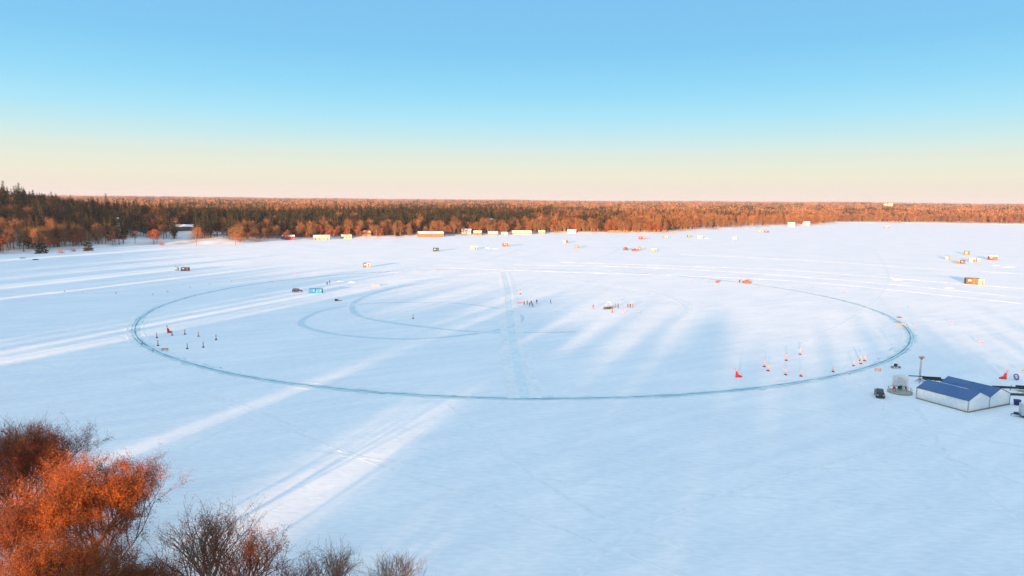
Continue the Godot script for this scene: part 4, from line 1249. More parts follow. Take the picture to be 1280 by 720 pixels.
func build_people() -> void:
	for k in 3: bodies.append(make_body(k))
	print("bodies ", Time.get_ticks_msec())
	var dk := Color(0.03, 0.03, 0.04)
	var navy := Color(0.03, 0.04, 0.14)
	person("person in dark jacket at the left of the two by the snow bank", Vector3(-99.39, 0, -362.58), 0.4, 0, Color(0.16, 0.05, 0.07), dk, dk)
	person("person in navy at the right of the two by the snow bank", Vector3(-99.94, 0, -369.79), -0.6, 1, navy, dk, dk)
	person("person in maroon jacket, first of the row beside the ploughed lane", Vector3(5.44, 0, -297.03), 0.3, 0, Color(0.30, 0.04, 0.06), dk, Color(0.3, 0.05, 0.05))
	person("person in olive jacket, second of the row beside the ploughed lane", Vector3(6.82, 0, -298.77), 0.5, 2, Color(0.16, 0.15, 0.07), dk, dk)
	person("person in tan trousers, third of the row beside the ploughed lane", Vector3(7.68, 0, -293.21), -0.4, 1, Color(0.25, 0.2, 0.14), Color(0.3, 0.2, 0.08), dk)
	person("person in charcoal, fourth of the row beside the ploughed lane", Vector3(8.58, 0, -298.40), 0.2, 0, Color(0.05, 0.05, 0.07), navy, dk)
	person("person in dark blue stepping forward, fifth of the row beside the ploughed lane", Vector3(9.02, 0, -291.46), 0.9, 1, navy, dk, Color(0.2, 0.2, 0.3))
	person("person in black standing apart from the row beside the ploughed lane", Vector3(11.20, 0, -302.16), -0.2, 2, Color(0.02, 0.02, 0.05), dk, dk)
	person("person in blue jacket alone between the two groups", Vector3(17.40, 0, -302.52), 1.2, 1, Color(0.03, 0.05, 0.20), navy, dk)
	person("person in brown jacket and red trousers alone near the parked machine", Vector3(34.92, 0, -288.45), 0.2, 0, Color(0.20, 0.08, 0.04), Color(0.5, 0.05, 0.08), dk)
	person("person in bright orange jacket in front of the parked machine", Vector3(41.60, 0, -278.15), 0.0, 2, Color(0.75, 0.16, 0.02), dk, Color(0.6, 0.14, 0.03))
	person("person in red-brown jacket behind the parked machine", Vector3(45.06, 0, -292.38), -0.3, 0, Color(0.35, 0.12, 0.06), Color(0.18, 0.10, 0.06), dk)
	person("person in grey-green jacket at the end of the parked machine", Vector3(46.18, 0, -292.22), 0.4, 1, Color(0.10, 0.14, 0.11), dk, dk)
	person("person in brown coat, left of the far trio", Vector3(50.58, 0, -293.15), 0.1, 0, Color(0.22, 0.09, 0.05), dk, dk)
	person("person in black coat, middle of the far trio", Vector3(51.45, 0, -292.52), 0.5, 2, Color(0.06, 0.03, 0.03), dk, Color(0.4, 0.08, 0.05))
	person("person in rust jacket, right of the far trio", Vector3(52.68, 0, -292.81), -0.4, 1, Color(0.42, 0.12, 0.07), Color(0.1, 0.12, 0.1), dk)
	person("person in orange near the orange pickup at the far rim", Vector3(128.47, 0, -384.69), 0.3, 0, Color(0.7, 0.18, 0.08), Color(0.6, 0.3, 0.2), dk)
	person("person in dark clothes beside the orange pickup at the far rim", Vector3(131.61, 0, -390.76), -0.3, 0, Color(0.08, 0.05, 0.06), dk, dk)

func build_things() -> void:
	vehicle("parked_car", "dark blue estate car parked beside the bright blue shelters", "car", Vector3(-106.48, 0, -334.16), 0.1, mat(0.004, 0.02, 0.09, 0.7))
	vehicle("pickup_truck", "black pickup parked left of the round deck by the hall", "pickup", Vector3(87.61, 0, -157.26), deg_to_rad(-112.0), mat(0.02, 0.03, 0.035, 0.3), true)
	vehicle("pickup_truck", "orange pickup with dark cab at the ring's far rim", "pickup", Vector3(135.44, 0, -389.08), 0.1, mat(0.6, 0.12, 0.015, 0.4), true).scale = Vector3.ONE * 1.08
	snowmobile("small white-hooded snowmobile in front of the blue shelters", Vector3(-78.93, 0, -305.44), 0.15, mat(0.65, 0.62, 0.6))
	snowmobile("brown and gold snowmobile amid the right-hand group of people", Vector3(42.02, 0, -288.85), 2.9, mat(0.25, 0.14, 0.03))
	snowmobile("dark snowmobile behind the brown and gold one", Vector3(40.48, 0, -287.66), 3.3, mat(0.10, 0.05, 0.03))
	var o: Node3D
	var s: Shape
	# hoop over the machine
	o = thing("hoop_arch", "thin white arch standing over the brown and gold snowmobile", "arch", ground(Vector3(42.31, 0, -293.36)), 0.0)
	var pts := []
	var rad := []
	for k in 11:
		pts.append(Vector3(cos(PI * k / 10.0) * 1.3, -0.05 + sin(PI * k / 10.0) * 2.5, 0)); rad.append(0.07)
	s = Shape.new(); s.tube(pts, rad, 6)
	part(o, "hoop", s, mat(0.65, 0.6, 0.55))
	s = Shape.new(); s.box(Vector3(0, 2.3, 0), Vector3(1.0, 0.3, 0.08))
	part(o, "sign_board", s, mat(0.6, 0.55, 0.5))
	# orange crates and barriers
	for q in [["traffic_cone", "orange cone near the far trio, closer to the machine", Vector3(47.12, 0, -279.48)], ["traffic_cone", "orange cone farthest right of the group of people", Vector3(52.68, 0, -277.73)], ["traffic_cone", "small orange cone beside the person in grey-green", Vector3(47.15, 0, -288.69)]]: traffic_cone(q[1], q[2])
	traffic_cone("orange cone on the far rim above the ploughed lane's left", Vector3(-49.72, 0, -441.83))
	for q in [[Vector3(-72.83, 0, -359.21), 4.6, 0.1, "long low orange barrier lying between blue shelters and lane"], [Vector3(-103.82, 0, -199.61), 1.9, 0.3, "pale orange barrier inside the ring's left end"], [Vector3(147.80, 0, -254.67), 3.4, -0.25, "pale orange barrier across the ring at its right end"], [Vector3(100.43, 0, -182.04), 1.6, -0.2, "orange barrier near the outboard rig at the ring"]]:
		o = thing("barrier", q[3], "barrier", ground(q[0]), q[2])
		s = Shape.new(); s.box(Vector3(0, 0.62, 0), Vector3(q[1], 0.3, 0.06))
		part(o, "board", s, mat(0.78, 0.32, 0.12))
		s = Shape.new(); s.box(Vector3(0, 0.25, 0), Vector3(q[1] * 0.98, 0.18, 0.05))
		part(o, "board", s, mat(0.75, 0.40, 0.22))
		for sgn in [-1.0, 1.0]:
			s = Shape.new()
			s.tube([Vector3(sgn * q[1] * 0.42, -0.05, 0.25), Vector3(sgn * q[1] * 0.42, 0.85, 0.05)], [0.04, 0.04], 5)
			s.tube([Vector3(sgn * q[1] * 0.42, -0.05, -0.25), Vector3(sgn * q[1] * 0.42, 0.85, -0.05)], [0.04, 0.04], 5)
			part(o, "leg", s, mat(0.5, 0.4, 0.3))
	# crate, sled, flags
	o = thing("wooden_crate", "brown crate on the ring's far rim", "crate", ground(Vector3(118.60, 0, -389.79)), 0.3)
	s = Shape.new(); s.box(Vector3(0, 0.6, 0), Vector3(1.7, 1.2, 1.2)); part(o, "box", s, mat(0.26, 0.12, 0.05))
	s = Shape.new(); s.box(Vector3(0, 1.24, 0), Vector3(1.8, 0.08, 1.3)); part(o, "lid", s, mat(0.32, 0.16, 0.07))
	for q in [[Vector3(156.76, 0, -271.34), 0.2, "small red sled lying beyond the ring's right end"], [Vector3(3.29, 0, -302.18), 0.1, "red sled lying at the head of the row of people"], [Vector3(121.70, 0, -177.59), 0.0, "red sled behind the hall"]].slice(0, 2):
		o = thing("sled", q[2], "sled", ground(q[0]), q[1])
		s = Shape.new(); s.extrude([Vector2(-0.9, 0.02), Vector2(0.8, 0.02), Vector2(1.05, 0.3), Vector2(0.95, 0.42), Vector2(-0.9, 0.34)], 0.36)
		part(o, "tub", s, mat(0.65, 0.06, 0.07))
		s = Shape.new(); s.tube([Vector3(1.0, 0.3, 0.3), Vector3(1.7, 0.1, 0), Vector3(1.0, 0.3, -0.3)], [0.025, 0.025, 0.025], 4)
		part(o, "rope", s, mat(0.1, 0.08, 0.08))
	o = thing("feather_flag", "tall thin red and blue flag beside the ploughed lane", "flag", ground(Vector3(4.09, 0, -332.48)))
	s = Shape.new(); s.tube([Vector3(0, -0.1, 0), Vector3(0, 3.3, 0)], [0.05, 0.03], 6); part(o, "pole", s, mat(0.4, 0.35, 0.4))
	s = Shape.new(); s.extrude([Vector2(0.0, 1.5), Vector2(0.5, 1.7), Vector2(0.55, 3.0), Vector2(0.2, 3.3), Vector2(0.0, 3.3)], 0.03); part(o, "cloth", s, mat(0.68, 0.16, 0.14))
	s = Shape.new(); s.lathe(Vector3.ZERO, [Vector2(0.42, -0.05), Vector2(0.42, 0.3), Vector2(0.12, 0.55), Vector2(0, 0.55)], 8); part(o, "base", s, mat(0.05, 0.06, 0.35))
	red_wedge("red wedge-shaped banner with thin pole inside the ring's left end", Vector3(-116.69, 0, -227.36), 0.0)
	red_wedge("red wedge-shaped banner with thin pole inside the ring near its right end", Vector3(59.30, 0, -174.19), 0.0)
	red_wedge("red wedge-shaped banner with thin pole behind the hall", Vector3(130.08, 0, -174.96), 2.9)
	# marker posts with dark feet
	var posts_l := [[196, 422.5], [197.3, 432.5], [215, 419.2], [231, 418], [248, 420.5], [270, 424.8], [234, 436], [254, 434.2]]
	var where_l := ["first pale-red marker post from the ring's left rim, upper row", "first pale-red marker post from the ring's left rim, lower row", "pale-red marker post at the foot of the left red banner", "pale-red marker post next right of the left red banner's post", "third pale-red marker post right of the left red banner", "pale-red marker post farthest right in the left cluster", "left of the two pale-red marker posts in the lower left cluster row", "right of the two pale-red marker posts in the lower left cluster row"]
	var pos_l := [Vector3(-116.01, 0, -218.45), Vector3(-109.34, 0, -206.25), Vector3(-113.31, 0, -223.03), Vector3(-109.91, 0, -224.84), Vector3(-103.88, 0, -221.67), Vector3(-95.73, 0, -216.34), Vector3(-98.55, 0, -202.63), Vector3(-94.69, 0, -204.86)]
	for k in posts_l.size(): marker_post(where_l[k], pos_l[k])
	var pos_r := [Vector3(70.73, 0, -185.89), Vector3(69.97, 0, -181.14), Vector3(80.04, 0, -193.80), Vector3(87.46, 0, -202.06), Vector3(73.15, 0, -176.92), Vector3(76.62, 0, -175.53), Vector3(87.54, 0, -180.70), Vector3(96.67, 0, -187.78), Vector3(101.97, 0, -194.43), Vector3(103.10, 0, -194.27), Vector3(100.13, 0, -190.59), Vector3(-38.17, 0, -259.42)]
	var where_r := ["pale-red marker post right of the red banner, upper of two", "pale-red marker post right of the red banner, lower of two", "pale-red marker post, second farthest from the hall in the right cluster", "pale-red marker post highest up in the right cluster", "left of the two lowest pale-red marker posts in the right cluster", "right of the two lowest pale-red marker posts in the right cluster", "pale-red marker post alone between the right cluster and the tight knot", "leftmost pale-red marker post of the tight knot near the ring's right end", "pale-red marker post at the back of the tight knot", "rightmost pale-red marker post of the tight knot", "pale-red marker post at the front of the tight knot", "single pale-red marker post in the middle of the driven loops"]
	for k in pos_r.size(): marker_post(where_r[k], pos_r[k])
	for q in [Vector3(-215.42, 0, -323.94), Vector3(-206.05, 0, -323.11), Vector3(-188.49, 0, -319.96), Vector3(-169.44, 0, -316.99), Vector3(-167.39, 0, -327.12), Vector3(-164.63, 0, -344.34), Vector3(-160.54, 0, -358.16), Vector3(-154.49, 0, -371.35), Vector3(-140.69, 0, -398.66), Vector3(-132.18, 0, -410.47), Vector3(-122.00, 0, -420.68), Vector3(-113.22, 0, -438.90), Vector3(-99.60, 0, -445.36), Vector3(-114.18, 0, -205.46), Vector3(-105.78, 0, -196.27)]: pennant("small orange flag in the line outside the ring's left side", q, "orange flags outside the left side")
	for q in [Vector3(-78.74, 0, -419.53), Vector3(-77.44, 0, -431.79), Vector3(-71.11, 0, -425.92), Vector3(-61.20, 0, -430.69), Vector3(-100.24, 0, -322.84)]: pennant("small orange flag on the ring's far rim left of the lane", q, "orange flags on the far rim")
	for q in [Vector3(162.85, 0, -365.39), Vector3(169.86, 0, -343.26), Vector3(173.72, 0, -314.29), Vector3(175.32, 0, -295.21), Vector3(151.91, 0, -252.34), Vector3(170.42, 0, -260.10), Vector3(156.42, 0, -224.36), Vector3(153.89, 0, -219.09), Vector3(111.43, 0, -387.30), Vector3(104.65, 0, -394.73), Vector3(45.98, 0, -345.90)]: pennant("small orange flag dotted across the snow around the ring's right side", q, "orange flags around the right side")

	# by the hall: deck of gear, white shelter, mast, rig, trailers
	var deck := Vector3(94.32, 0, -160.56)
	o = thing("round_deck", "low round pale wooden deck next to the black pickup", "deck", ground(deck))
	s = Shape.new(); s.lathe(Vector3.ZERO, [Vector2(2.7, -0.1), Vector2(2.8, 0.35), Vector2(2.55, 0.42), Vector2(0, 0.42)], 16); part(o, "platform", s, mat(0.42, 0.46, 0.38))
	for k in 8:
		s = Shape.new(); var a := TAU * k / 8.0
		s.tube([Vector3(cos(a) * 2.6, 0.4, sin(a) * 2.6), Vector3(cos(a) * 2.6, 1.15, sin(a) * 2.6)], [0.06, 0.06], 5); part(o, "rail_post", s, mat(0.4, 0.38, 0.32))
	s = Shape.new()
	for k in 8:
		if k == 1: continue
		var a := TAU * k / 8.0
		var b := TAU * (k + 1) / 8.0
		s.tube([Vector3(cos(a) * 2.6, 1.1, sin(a) * 2.6), Vector3(cos(b) * 2.6, 1.1, sin(b) * 2.6)], [0.05, 0.05], 5)
	part(o, "handrail", s, mat(0.42, 0.40, 0.34))
	for q in [[-1.55, 0.3, 0, "red folding chair on the deck nearest the black pickup"], [-0.2, 0.1, 1, "black folding chair in the middle of the deck"], [1.45, 0.2, 0, "red folding chair on the deck nearest the hall"], [0.65, -0.5, 1, "black folding chair at the back of the deck"]]:
		o = thing("folding_chair", q[3], "chair", ground(deck) + Vector3(q[0], 0.415, q[1]), 0.2 * q[0])
		var cloth := mat(0.62, 0.04, 0.04) if q[2] == 0 else mat(0.03, 0.03, 0.035)
		s = Shape.new(); s.box(Vector3(0, 0.5, 0), Vector3(0.62, 0.06, 0.55)); part(o, "seat", s, cloth)
		s = Shape.new(); s.box(Vector3(0, 0.85, -0.3), Vector3(0.62, 0.6, 0.06), Basis(Vector3.RIGHT, -0.15)); part(o, "backrest", s, cloth)
		for sx in [-1.0, 1.0]:
			for sz in [-1.0, 1.0]:
				s = Shape.new(); s.tube([Vector3(sx * 0.28, 0.0, sz * 0.24), Vector3(sx * 0.28, 0.5, sz * 0.24)], [0.025, 0.025], 4); part(o, "leg", s, mat(0.08, 0.08, 0.08))
			s = Shape.new(); s.box(Vector3(sx * 0.33, 0.7, 0), Vector3(0.05, 0.05, 0.55)); part(o, "armrest", s, mat(0.05, 0.05, 0.05))
	o = thing("white_shelter", "white box-shaped canvas shelter behind the round deck", "shelter", ground(Vector3(97.65, 0, -166.45)), 0.25)
	s = Shape.new(); s.box(Vector3(0, 1.25, 0), Vector3(2.7, 2.6, 2.2)); part(o, "canvas", s, mat(0.78, 0.78, 0.78))
	s = Shape.new(); s.taper(Vector3(0, 2.55, 0), Vector2(2.8, 2.3), Vector2(2.3, 1.8), 0.22); part(o, "roof", s, mat(0.80, 0.80, 0.80))
	s = Shape.new(); s.box(Vector3(0.5, 1.0, 1.12), Vector3(0.9, 1.9, 0.05)); part(o, "door_flap", s, mat(0.70, 0.71, 0.72))
	o = thing("light_mast", "tall thin lattice mast with lamps and speakers behind the hall's corner", "mast", ground(Vector3(104.98, 0, -170.51)))
	for k in 3:
		s = Shape.new(); var a := TAU * k / 3.0
		s.tube([Vector3(cos(a) * 0.25, -0.1, sin(a) * 0.25), Vector3(cos(a) * 0.14, 6.8, sin(a) * 0.14)], [0.05, 0.035], 5); part(o, "mast_tube", s, mat(0.14, 0.14, 0.18))
		s = Shape.new(); s.tube([Vector3(0, 1.0, 0), Vector3(cos(a) * 1.3, -0.05, sin(a) * 1.3)], [0.04, 0.04], 5); part(o, "stay", s, mat(0.12, 0.12, 0.15))
	s = Shape.new()
	for k in 15:
		var a := TAU * (k % 3) / 3.0
		var b := TAU * ((k + 1) % 3) / 3.0
		s.tube([Vector3(cos(a) * 0.22, 0.3 + k * 0.42, sin(a) * 0.22), Vector3(cos(b) * 0.2, 0.72 + k * 0.42, sin(b) * 0.2)], [0.03, 0.03], 4)
	part(o, "lattice", s, mat(0.2, 0.2, 0.24))
	s = Shape.new(); s.box(Vector3(0, 6.8, 0), Vector3(1.3, 0.1, 0.1)); part(o, "crossbar", s, mat(0.1, 0.1, 0.14))
	for x in [-0.5, 0.5]:
		s = Shape.new(); s.taper(Vector3(x, 6.4, 0.12), Vector2(0.4, 0.3), Vector2(0.3, 0.22), 0.36); part(o, "lamp_head", s, mat(0.12, 0.09, 0.14))
	s = Shape.new(); s.taper(Vector3(0, 6.1, 0.1), Vector2(0.5, 0.4), Vector2(0.42, 0.36), 0.6); part(o, "speaker", s, mat(0.06, 0.05, 0.1))
	o = thing("outboard_rig", "dark outboard motor rig on a pale plank frame at the ring's edge", "motor rig", ground(Vector3(107.54, 0, -185.93)), 0.1)
	for z in [-0.35, 0.35]:
		s = Shape.new(); s.box(Vector3(0, 0.45, z), Vector3(2.6, 0.1, 0.24)); part(o, "plank", s, mat(0.36, 0.36, 0.38))
	s = Shape.new(); s.taper(Vector3(-0.1, 0.5, 0), Vector2(0.8, 0.6), Vector2(0.6, 0.5), 0.75); part(o, "motor_cowl", s, mat(0.02, 0.02, 0.05, 0.35))
	s = Shape.new(); s.tube([Vector3(-0.1, 0.5, 0.1), Vector3(-0.1, -0.15, 0.3)], [0.12, 0.07], 6); part(o, "shaft", s, mat(0.05, 0.05, 0.08))
	s = Shape.new(); s.tube([Vector3(0.2, 0.9, 0), Vector3(0.95, 1.0, 0)], [0.05, 0.04], 5); part(o, "tiller", s, mat(0.04, 0.04, 0.05))
	for x in [-1.1, 1.1]:
		s = Shape.new(); s.box(Vector3(x, 0.18, 0), Vector3(0.14, 0.5, 0.9)); part(o, "trestle", s, mat(0.3, 0.3, 0.34))
	# flat trailers and logs behind the hall
	for q in [["flat_trailer", "long dark green trailer half hidden behind the hall roof", "trailer", Vector3(108.69, 0, -171.03), deg_to_rad(-14.0), 4.4, 1.9, mat(0.012, 0.045, 0.035)], ["flat_trailer", "dark trailer at the right edge behind the hall", "trailer", Vector3(126.80, 0, -162.99), deg_to_rad(-14.0), 4.0, 1.8, mat(0.02, 0.04, 0.04)]]:
		o = thing(q[0], q[1], q[2], ground(q[3]), q[4])
		s = Shape.new(); s.box(Vector3(0, 0.75, 0), Vector3(q[5], 0.22, q[6])); part(o, "bed", s, q[7])
		for sgn in [-1.0, 1.0]:
			s = Shape.new(); s.box(Vector3(0, 1.02, sgn * (q[6] / 2 - 0.05)), Vector3(q[5], 0.4, 0.08)); part(o, "side_rail", s, q[7])
		for z in [-0.8, 0.8]: wheel(o, Vector3(0.3, 0.33, z), 0.35)
		s = Shape.new(); s.tube([Vector3(-q[5] / 2, 0.7, 0.4), Vector3(-q[5] / 2 - 1.4, 0.45, 0), Vector3(-q[5] / 2, 0.7, -0.4)], [0.05, 0.05, 0.05], 5); part(o, "drawbar", s, mat(0.05, 0.05, 0.05))
		s = Shape.new(); s.box(Vector3(-q[5] / 2 - 1.4, 0.2, 0), Vector3(0.1, 0.5, 0.1)); part(o, "jack_stand", s, mat(0.05, 0.05, 0.05))
	for q in [[Vector3(123.50, 0, -165.79), 5.8, -0.12, "long dark olive log nearest the hall's rear corner"], [Vector3(122.15, 0, -159.35), 4.0, -0.1, "dark olive log lying beside the hall's right wall"], [Vector3(107.91, 0, -176.69), 4.0, -0.15, "thin brown log lying beside the light mast"]]:
		o = thing("log", q[3], "log", ground(q[0]), q[2])
		var r0 := 0.13 if q[3].begins_with("thin") else 0.32
		s = Shape.new(); s.tube([Vector3(-q[1] / 2, r0 * 0.8, 0), Vector3(0, r0 * 0.85, 0.06), Vector3(q[1] / 2, r0 * 0.7, 0)], [r0, r0 * 0.95, r0 * 0.8], 9); part(o, "trunk", s, mat(0.07, 0.065, 0.03))
		s = Shape.new(); s.tube([Vector3(q[1] * 0.2, r0, 0), Vector3(q[1] * 0.28, r0 * 2.6, 0.1)], [0.08, 0.05], 5); part(o, "branch_stub", s, mat(0.09, 0.075, 0.035))
	o = thing("storage_bin", "dark blue bin right of the hall's corner", "bin", ground(Vector3(115.96, 0, -151.34)), -0.3)
	s = Shape.new(); s.taper(Vector3(0, -0.05, 0), Vector2(1.0, 0.85), Vector2(1.2, 1.0), 1.2); part(o, "tub", s, mat(0.02, 0.035, 0.16))
	s = Shape.new(); s.box(Vector3(0, 1.2, 0), Vector3(1.28, 0.1, 1.08)); part(o, "lid", s, mat(0.03, 0.05, 0.2))
	o = thing("box_trailer", "white box trailer cut off by the right edge", "trailer", ground(Vector3(112.37, 0, -141.90)), -0.35)
	s = Shape.new(); s.box(Vector3(0, 1.75, 0), Vector3(4.6, 2.4, 2.2)); part(o, "box", s, mat(0.75, 0.75, 0.75))
	s = Shape.new(); s.box(Vector3(0, 0.48, 0), Vector3(4.7, 0.16, 2.1)); part(o, "chassis", s, mat(0.03, 0.05, 0.1))
	for z in [-1.0, 1.0]: wheel(o, Vector3(-0.2, 0.34, z), 0.36)
	s = Shape.new(); s.tube([Vector3(-2.3, 0.48, 0.5), Vector3(-3.9, 0.5, 0), Vector3(-2.3, 0.48, -0.5)], [0.08, 0.08, 0.08], 5); part(o, "drawbar", s, mat(0.03, 0.05, 0.12))
	s = Shape.new(); s.box(Vector3(-3.0, 0.7, 0), Vector3(0.8, 0.45, 0.6)); part(o, "tool_box", s, mat(0.03, 0.06, 0.18))
	s = Shape.new(); s.tube([Vector3(-3.9, 0.5, 0), Vector3(-3.9, -0.05, 0)], [0.06, 0.06], 5); part(o, "jack_stand", s, mat(0.03, 0.04, 0.08))
	o = thing("snow_tube", "round blue and pink snow tube leaning behind the hall", "snow tube", ground(Vector3(132.60, 0, -174.23)), 0.1)
	var ring := []
	var rr := []
	for k in 17:
		ring.append(Vector3(cos(TAU * k / 16.0) * 0.62, 0.8 + sin(TAU * k / 16.0) * 0.60, -0.25 * sin(TAU * k / 16.0))); rr.append(0.2)
	s = Shape.new(); s.tube(ring, rr, 8); part(o, "tube", s, mat(0.10, 0.12, 0.38))
	s = Shape.new(); s.lathe(Vector3(0, 0.74, 0), [Vector2(0.45, -0.04), Vector2(0.45, 0.04), Vector2(0, 0.04)], 12); part(o, "seat_disc", s, mat(0.55, 0.2, 0.35)).rotation.x = 0.0
	pennant("small orange flag near the snow tube at the right edge", Vector3(139.47, 0, -181.65), "orange flags near the snow tube")
	# shore bits at the left
	o = thing("marker_pole", "tall thin pole, orange above and white below, at the left shoreline", "pole", on_land(Vector3(-407.90, 0, -545.22)))
	s = Shape.new(); s.tube([Vector3(0, -0.5, 0), Vector3(0, 4.5, 0)], [0.3, 0.3], 8); part(o, "pole", s, mat(0.75, 0.7, 0.65))
	s = Shape.new(); s.tube([Vector3(0, 4.5, 0), Vector3(-0.1, 7.2, 0)], [0.31, 0.28], 8); part(o, "upper_pole", s, mat(0.7, 0.25, 0.1))
	for q in [[Vector3(-368.60, 0, -510.06), "dark overturned rowing boat nearest the marker pole on the shore ice"], [Vector3(-350.31, 0, -497.64), "dark overturned rowing boat farther out on the shore ice"]]:
		o = thing("rowing_boat", q[1], "boat", ground(q[0]), 0.4)
		s = Shape.new()
		for k in 6:
			var x0 := -2.2 + k * 4.4 / 6
			var x1 := x0 + 4.4 / 6
			var w0 := 0.75 * sqrt(maxf(0.02, 1.0 - pow(x0 / 2.25, 2)))
			var w1 := 0.75 * sqrt(maxf(0.02, 1.0 - pow(x1 / 2.25, 2)))
			for sgn in [-1.0, 1.0]: s.face(Vector3(x0, -0.03, sgn * w0), Vector3(x1, -0.03, sgn * w1), Vector3(x1, 0.6 * w1 / 0.75 + 0.05, 0), Vector3(x0, 0.6 * w0 / 0.75 + 0.05, 0), Vector3(0, 0.5, sgn))
		part(o, "hull", s, mat(0.08, 0.09, 0.11))
		s = Shape.new(); s.box(Vector3(0, 0.66, 0), Vector3(3.4, 0.08, 0.08)); part(o, "keel", s, mat(0.12, 0.1, 0.09))
	# shrubs at the shore
	for q in [[Vector3(-374.09, 0, -562.21), 3.6, Color(0.55, 0.10, 0.02), "bright orange bush at the left shoreline"], [Vector3(-375.23, 0, -580.54), 3.2, Color(0.45, 0.06, 0.03), "red bush next to the bright orange one"], [Vector3(-367.83, 0, -586.25), 4.0, Color(0.30, 0.05, 0.03), "dark red bush below the dark spruce"], [Vector3(-346.90, 0, -672.17), 3.6, Color(0.45, 0.08, 0.03), "rust bush just right of the large rust-orange oak"], [Vector3(-286.13, 0, -714.30), 2.6, Color(0.30, 0.12, 0.04), "tan bush where the snowy bank ends"]]:
		o = thing("shrub", q[3], "shrub", on_land(q[0]))
		s = Shape.new(); s.col = Color(0.12, 0.06, 0.04)
		for k in 9:
			var a := k * 2.4
			s.tube([Vector3(0, -0.4, 0), Vector3(cos(a) * q[1] * 0.5, q[1] * rng.randf_range(0.7, 1.1), sin(a) * q[1] * 0.5)], [0.07, 0.03], 4)
		part(o, "stems", s, bark_mat)
		s = Shape.new()
		for k in 320:
			s.col = q[2] * rng.randf_range(0.6, 1.2)
			var p: Vector3 = Vector3(rng.randfn() * 0.32, 0.5 + rng.randfn() * 0.28, rng.randfn() * 0.32) * q[1] * 1.3
			p.y = maxf(p.y, 0.2)
			var d := Vector3(rng.randf_range(-1, 1), rng.randf_range(-1, 1), rng.randf_range(-1, 1)).normalized() * 0.3
			var e := d.cross(Vector3(rng.randf_range(-1, 1), rng.randf_range(-1, 1), rng.randf_range(-1, 1)).normalized())
			s.tri(p - d, p + e, p + d)
		part(o, "leaves", s, tint_mat)
	# tan reeds along the wooded point
	s = Shape.new()
	for k in 5200:
		var t := rng.randf()
		var a: Vector2 = Vector2(144.6, -1031.7).lerp(Vector2(260.9, -1082.6), t)
		a += (a - Vector2(0, 0)).normalized() * rng.randf_range(-2.0, 8.0)
		var y := maxf(lake_h(a.x, a.y), land_h(a.x, a.y)) - 0.1
		s.col = Color(0.52, 0.30, 0.12) * rng.randf_range(0.7, 1.2)
		var p := Vector3(a.x, y, a.y)
		s.tri(p + Vector3(-0.07, 0, 0), p + Vector3(rng.randf_range(-0.5, 0.5), rng.randf_range(1.2, 2.4), rng.randf_range(-0.5, 0.5)), p + Vector3(0.07, 0, 0))
	o = MeshInstance3D.new()
	o.name = "reeds"; o.mesh = s.mesh(); o.material_override = tint_mat
	add_child(o)
	o.set_meta("label", "tan reeds fringing the wooded point"); o.set_meta("category", "reeds"); o.set_meta("kind", "stuff")

func far_shore() -> Array:
	return [Vector2(-412.6, -544.7), Vector2(-392.5, -573.7), Vector2(-383.0, -637.1), Vector2(-362.1, -682.9), Vector2(-319.6, -695.6), Vector2(-280.9, -701.2), Vector2(-269.2, -761.9), Vector2(-229.2, -810.7), Vector2(-185.2, -827.1), Vector2(-141.0, -853.5), Vector2(-85.6, -904.3), Vector2(-0.7, -965.7), Vector2(70.9, -1017.4), Vector2(167.3, -1022.8), Vector2(232.6, -1035.3), Vector2(268.4, -1113.9), Vector2(376.6, -1238.4), Vector2(522.6, -1396.6), Vector2(703.5, -1542.4), Vector2(774.7, -1648.1), Vector2(842.8, -1758.5), Vector2(1021.4, -1782.7), Vector2(1147.0, -1751.2), Vector2(1288.8, -1708.0)]

func sky_panorama() -> ImageTexture:
	# clear winter evening: a dusty pink rim, through pale green to blue, and overhead a paler, brighter blue added to light the shaded snow
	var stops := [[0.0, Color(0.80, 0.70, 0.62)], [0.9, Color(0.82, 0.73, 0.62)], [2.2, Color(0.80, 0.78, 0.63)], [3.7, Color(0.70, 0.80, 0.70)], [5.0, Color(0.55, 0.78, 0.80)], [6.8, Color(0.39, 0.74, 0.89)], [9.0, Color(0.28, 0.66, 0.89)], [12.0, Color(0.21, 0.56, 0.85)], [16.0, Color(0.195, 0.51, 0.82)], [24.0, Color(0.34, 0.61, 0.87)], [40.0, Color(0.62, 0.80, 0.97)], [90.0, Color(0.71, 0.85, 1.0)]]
	var h := 2048
	var img := Image.create(8, h, false, Image.FORMAT_RGBF)
	for y in h:
		var el := 90.0 - 180.0 * (y + 0.5) / h
		var c: Color = Color(0.75, 0.74, 0.76)
		if el >= 0.0:
			for k in stops.size() - 1:
				if el <= stops[k + 1][0]:
					var t: float = (el - stops[k][0]) / (stops[k + 1][0] - stops[k][0])
					c = stops[k][1].lerp(stops[k + 1][1], t)
					break
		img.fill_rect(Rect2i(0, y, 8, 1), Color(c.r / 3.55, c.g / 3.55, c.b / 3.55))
	return ImageTexture.create_from_image(img)

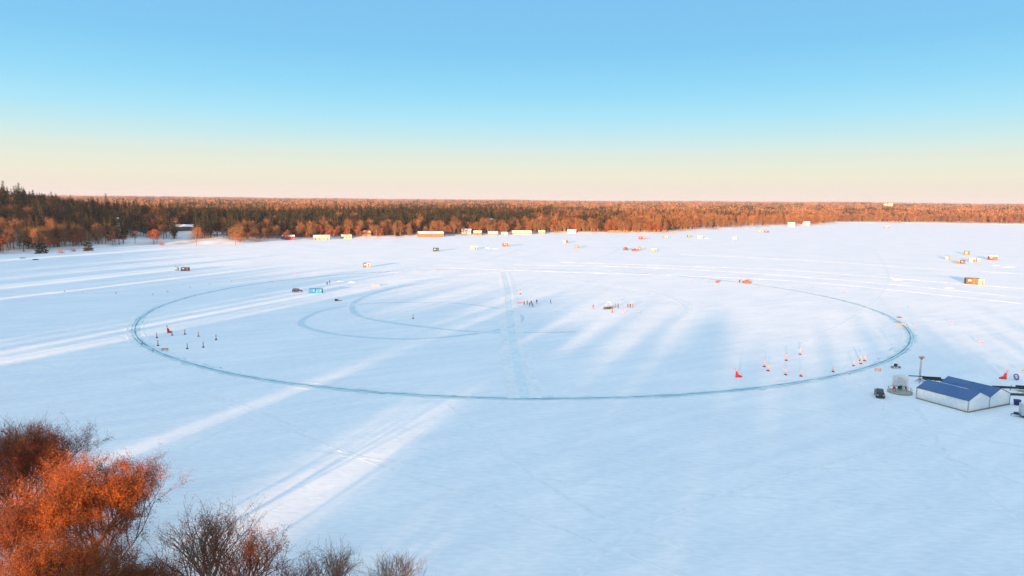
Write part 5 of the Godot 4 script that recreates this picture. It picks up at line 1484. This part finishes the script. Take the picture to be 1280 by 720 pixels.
func _ready() -> void:
	var cam := Camera3D.new()
	cam.name = "camera"
	cam.fov = 45.93
	cam.near = 0.5
	cam.far = 20000.0
	cam.position = Vector3(0, 45, 0)
	cam.rotation_degrees = Vector3(-7.175, 0, 0.5)
	cam.current = true
	add_child(cam)
	var we := WorldEnvironment.new()
	we.name = "environment"
	var env := Environment.new()
	env.background_mode = Environment.BG_SKY
	var sky := Sky.new()
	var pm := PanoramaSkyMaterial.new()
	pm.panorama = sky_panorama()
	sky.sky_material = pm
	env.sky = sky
	env.tonemap_mode = Environment.TONE_MAPPER_LINEAR
	env.tonemap_exposure = 3.8
	env.sdfgi_enabled = true; env.ssao_enabled = true; env.ssil_enabled = true
	env.fog_enabled = true
	env.fog_density = 0.00005
	env.fog_light_color = Color(0.74, 0.78, 0.90)
	we.environment = env
	add_child(we)
	var sun := DirectionalLight3D.new()
	sun.name = "sun"
	sun.rotation_degrees = Vector3(-SUN_ELEVATION, -SUN_AZIMUTH, 0)
	sun.light_color = lin(1.0, 0.54, 0.25)
	sun.light_energy = 1.6
	sun.light_angular_distance = 1.1
	sun.shadow_enabled = true
	add_child(sun)

	rng.seed = 20
	drift.seed = 3; drift.frequency = 0.085; drift.fractal_octaves = 3; drift.domain_warp_enabled = true; drift.domain_warp_amplitude = 12.0; drift.domain_warp_frequency = 0.02
	broad.seed = 8; broad.frequency = 0.012; broad.fractal_octaves = 2
	hills.seed = 5; hills.frequency = 0.0016; hills.fractal_octaves = 3
	patch.seed = 12; patch.frequency = 0.03; patch.fractal_octaves = 4
	grain = noise_tex(41, 0.02, 256, [Color(0.82, 0.82, 0.82), Color(1, 1, 1)], 4)
	snow_mat = StandardMaterial3D.new()
	snow_mat.vertex_color_use_as_albedo = true
	snow_mat.albedo_color = lin(0.93, 0.94, 0.955)
	snow_mat.albedo_texture = noise_tex(51, 0.02, 1024, [Color(0.925, 0.94, 0.955), Color(1, 1, 1)], 6)
	snow_mat.uv1_triplanar = true; snow_mat.uv1_world_triplanar = true; snow_mat.uv1_scale = Vector3(0.017, 0.021, 0.055)
	snow_mat.normal_enabled = true
	snow_mat.normal_texture = noise_tex(52, 0.03, 1024, [], 5, true, 5.0)
	snow_mat.normal_scale = 0.12
	snow_mat.roughness = 0.75
	snow_mat.metallic_specular = 0.25
	track_mat = StandardMaterial3D.new()
	track_mat.vertex_color_use_as_albedo = true
	track_mat.albedo_texture = noise_tex(53, 0.02, 512, [Color(0.93, 0.94, 0.95), Color(1, 1, 1)], 4)
	track_mat.uv1_triplanar = true; track_mat.uv1_world_triplanar = true; track_mat.uv1_scale = Vector3(0.06, 0.06, 0.06)
	track_mat.roughness = 0.7; track_mat.metallic_specular = 0.25
	tint_mat = StandardMaterial3D.new()
	tint_mat.vertex_color_use_as_albedo = true
	tint_mat.roughness = 0.85; tint_mat.metallic_specular = 0.2
	bark_mat = tint_mat.duplicate()
	leaf_mat = tint_mat.duplicate()
	leaf_mat.backlight = lin(0.3, 0.3, 0.3)
	for q in far_shore(): lake.append(q)
	for q in [Vector2(2100, -1500), Vector2(2100, 140), Vector2(600, 110), Vector2(250, 55), Vector2(90, 20), Vector2(20, -15), Vector2(-16, -46), Vector2(-50, -72), Vector2(-88, -100), Vector2(-140, -142), Vector2(-230, -208), Vector2(-320, -300), Vector2(-400, -410), Vector2(-440, -500)]: lake.append(q)

	build_setting()
	print("setting ", Time.get_ticks_msec())
	build_houses()
	build_hall()
	build_forest()
	build_near_trees()
	print("near trees ", Time.get_ticks_msec())
	build_ice_houses()
	build_things()
	build_people()
	print("done ", Time.get_ticks_msec())
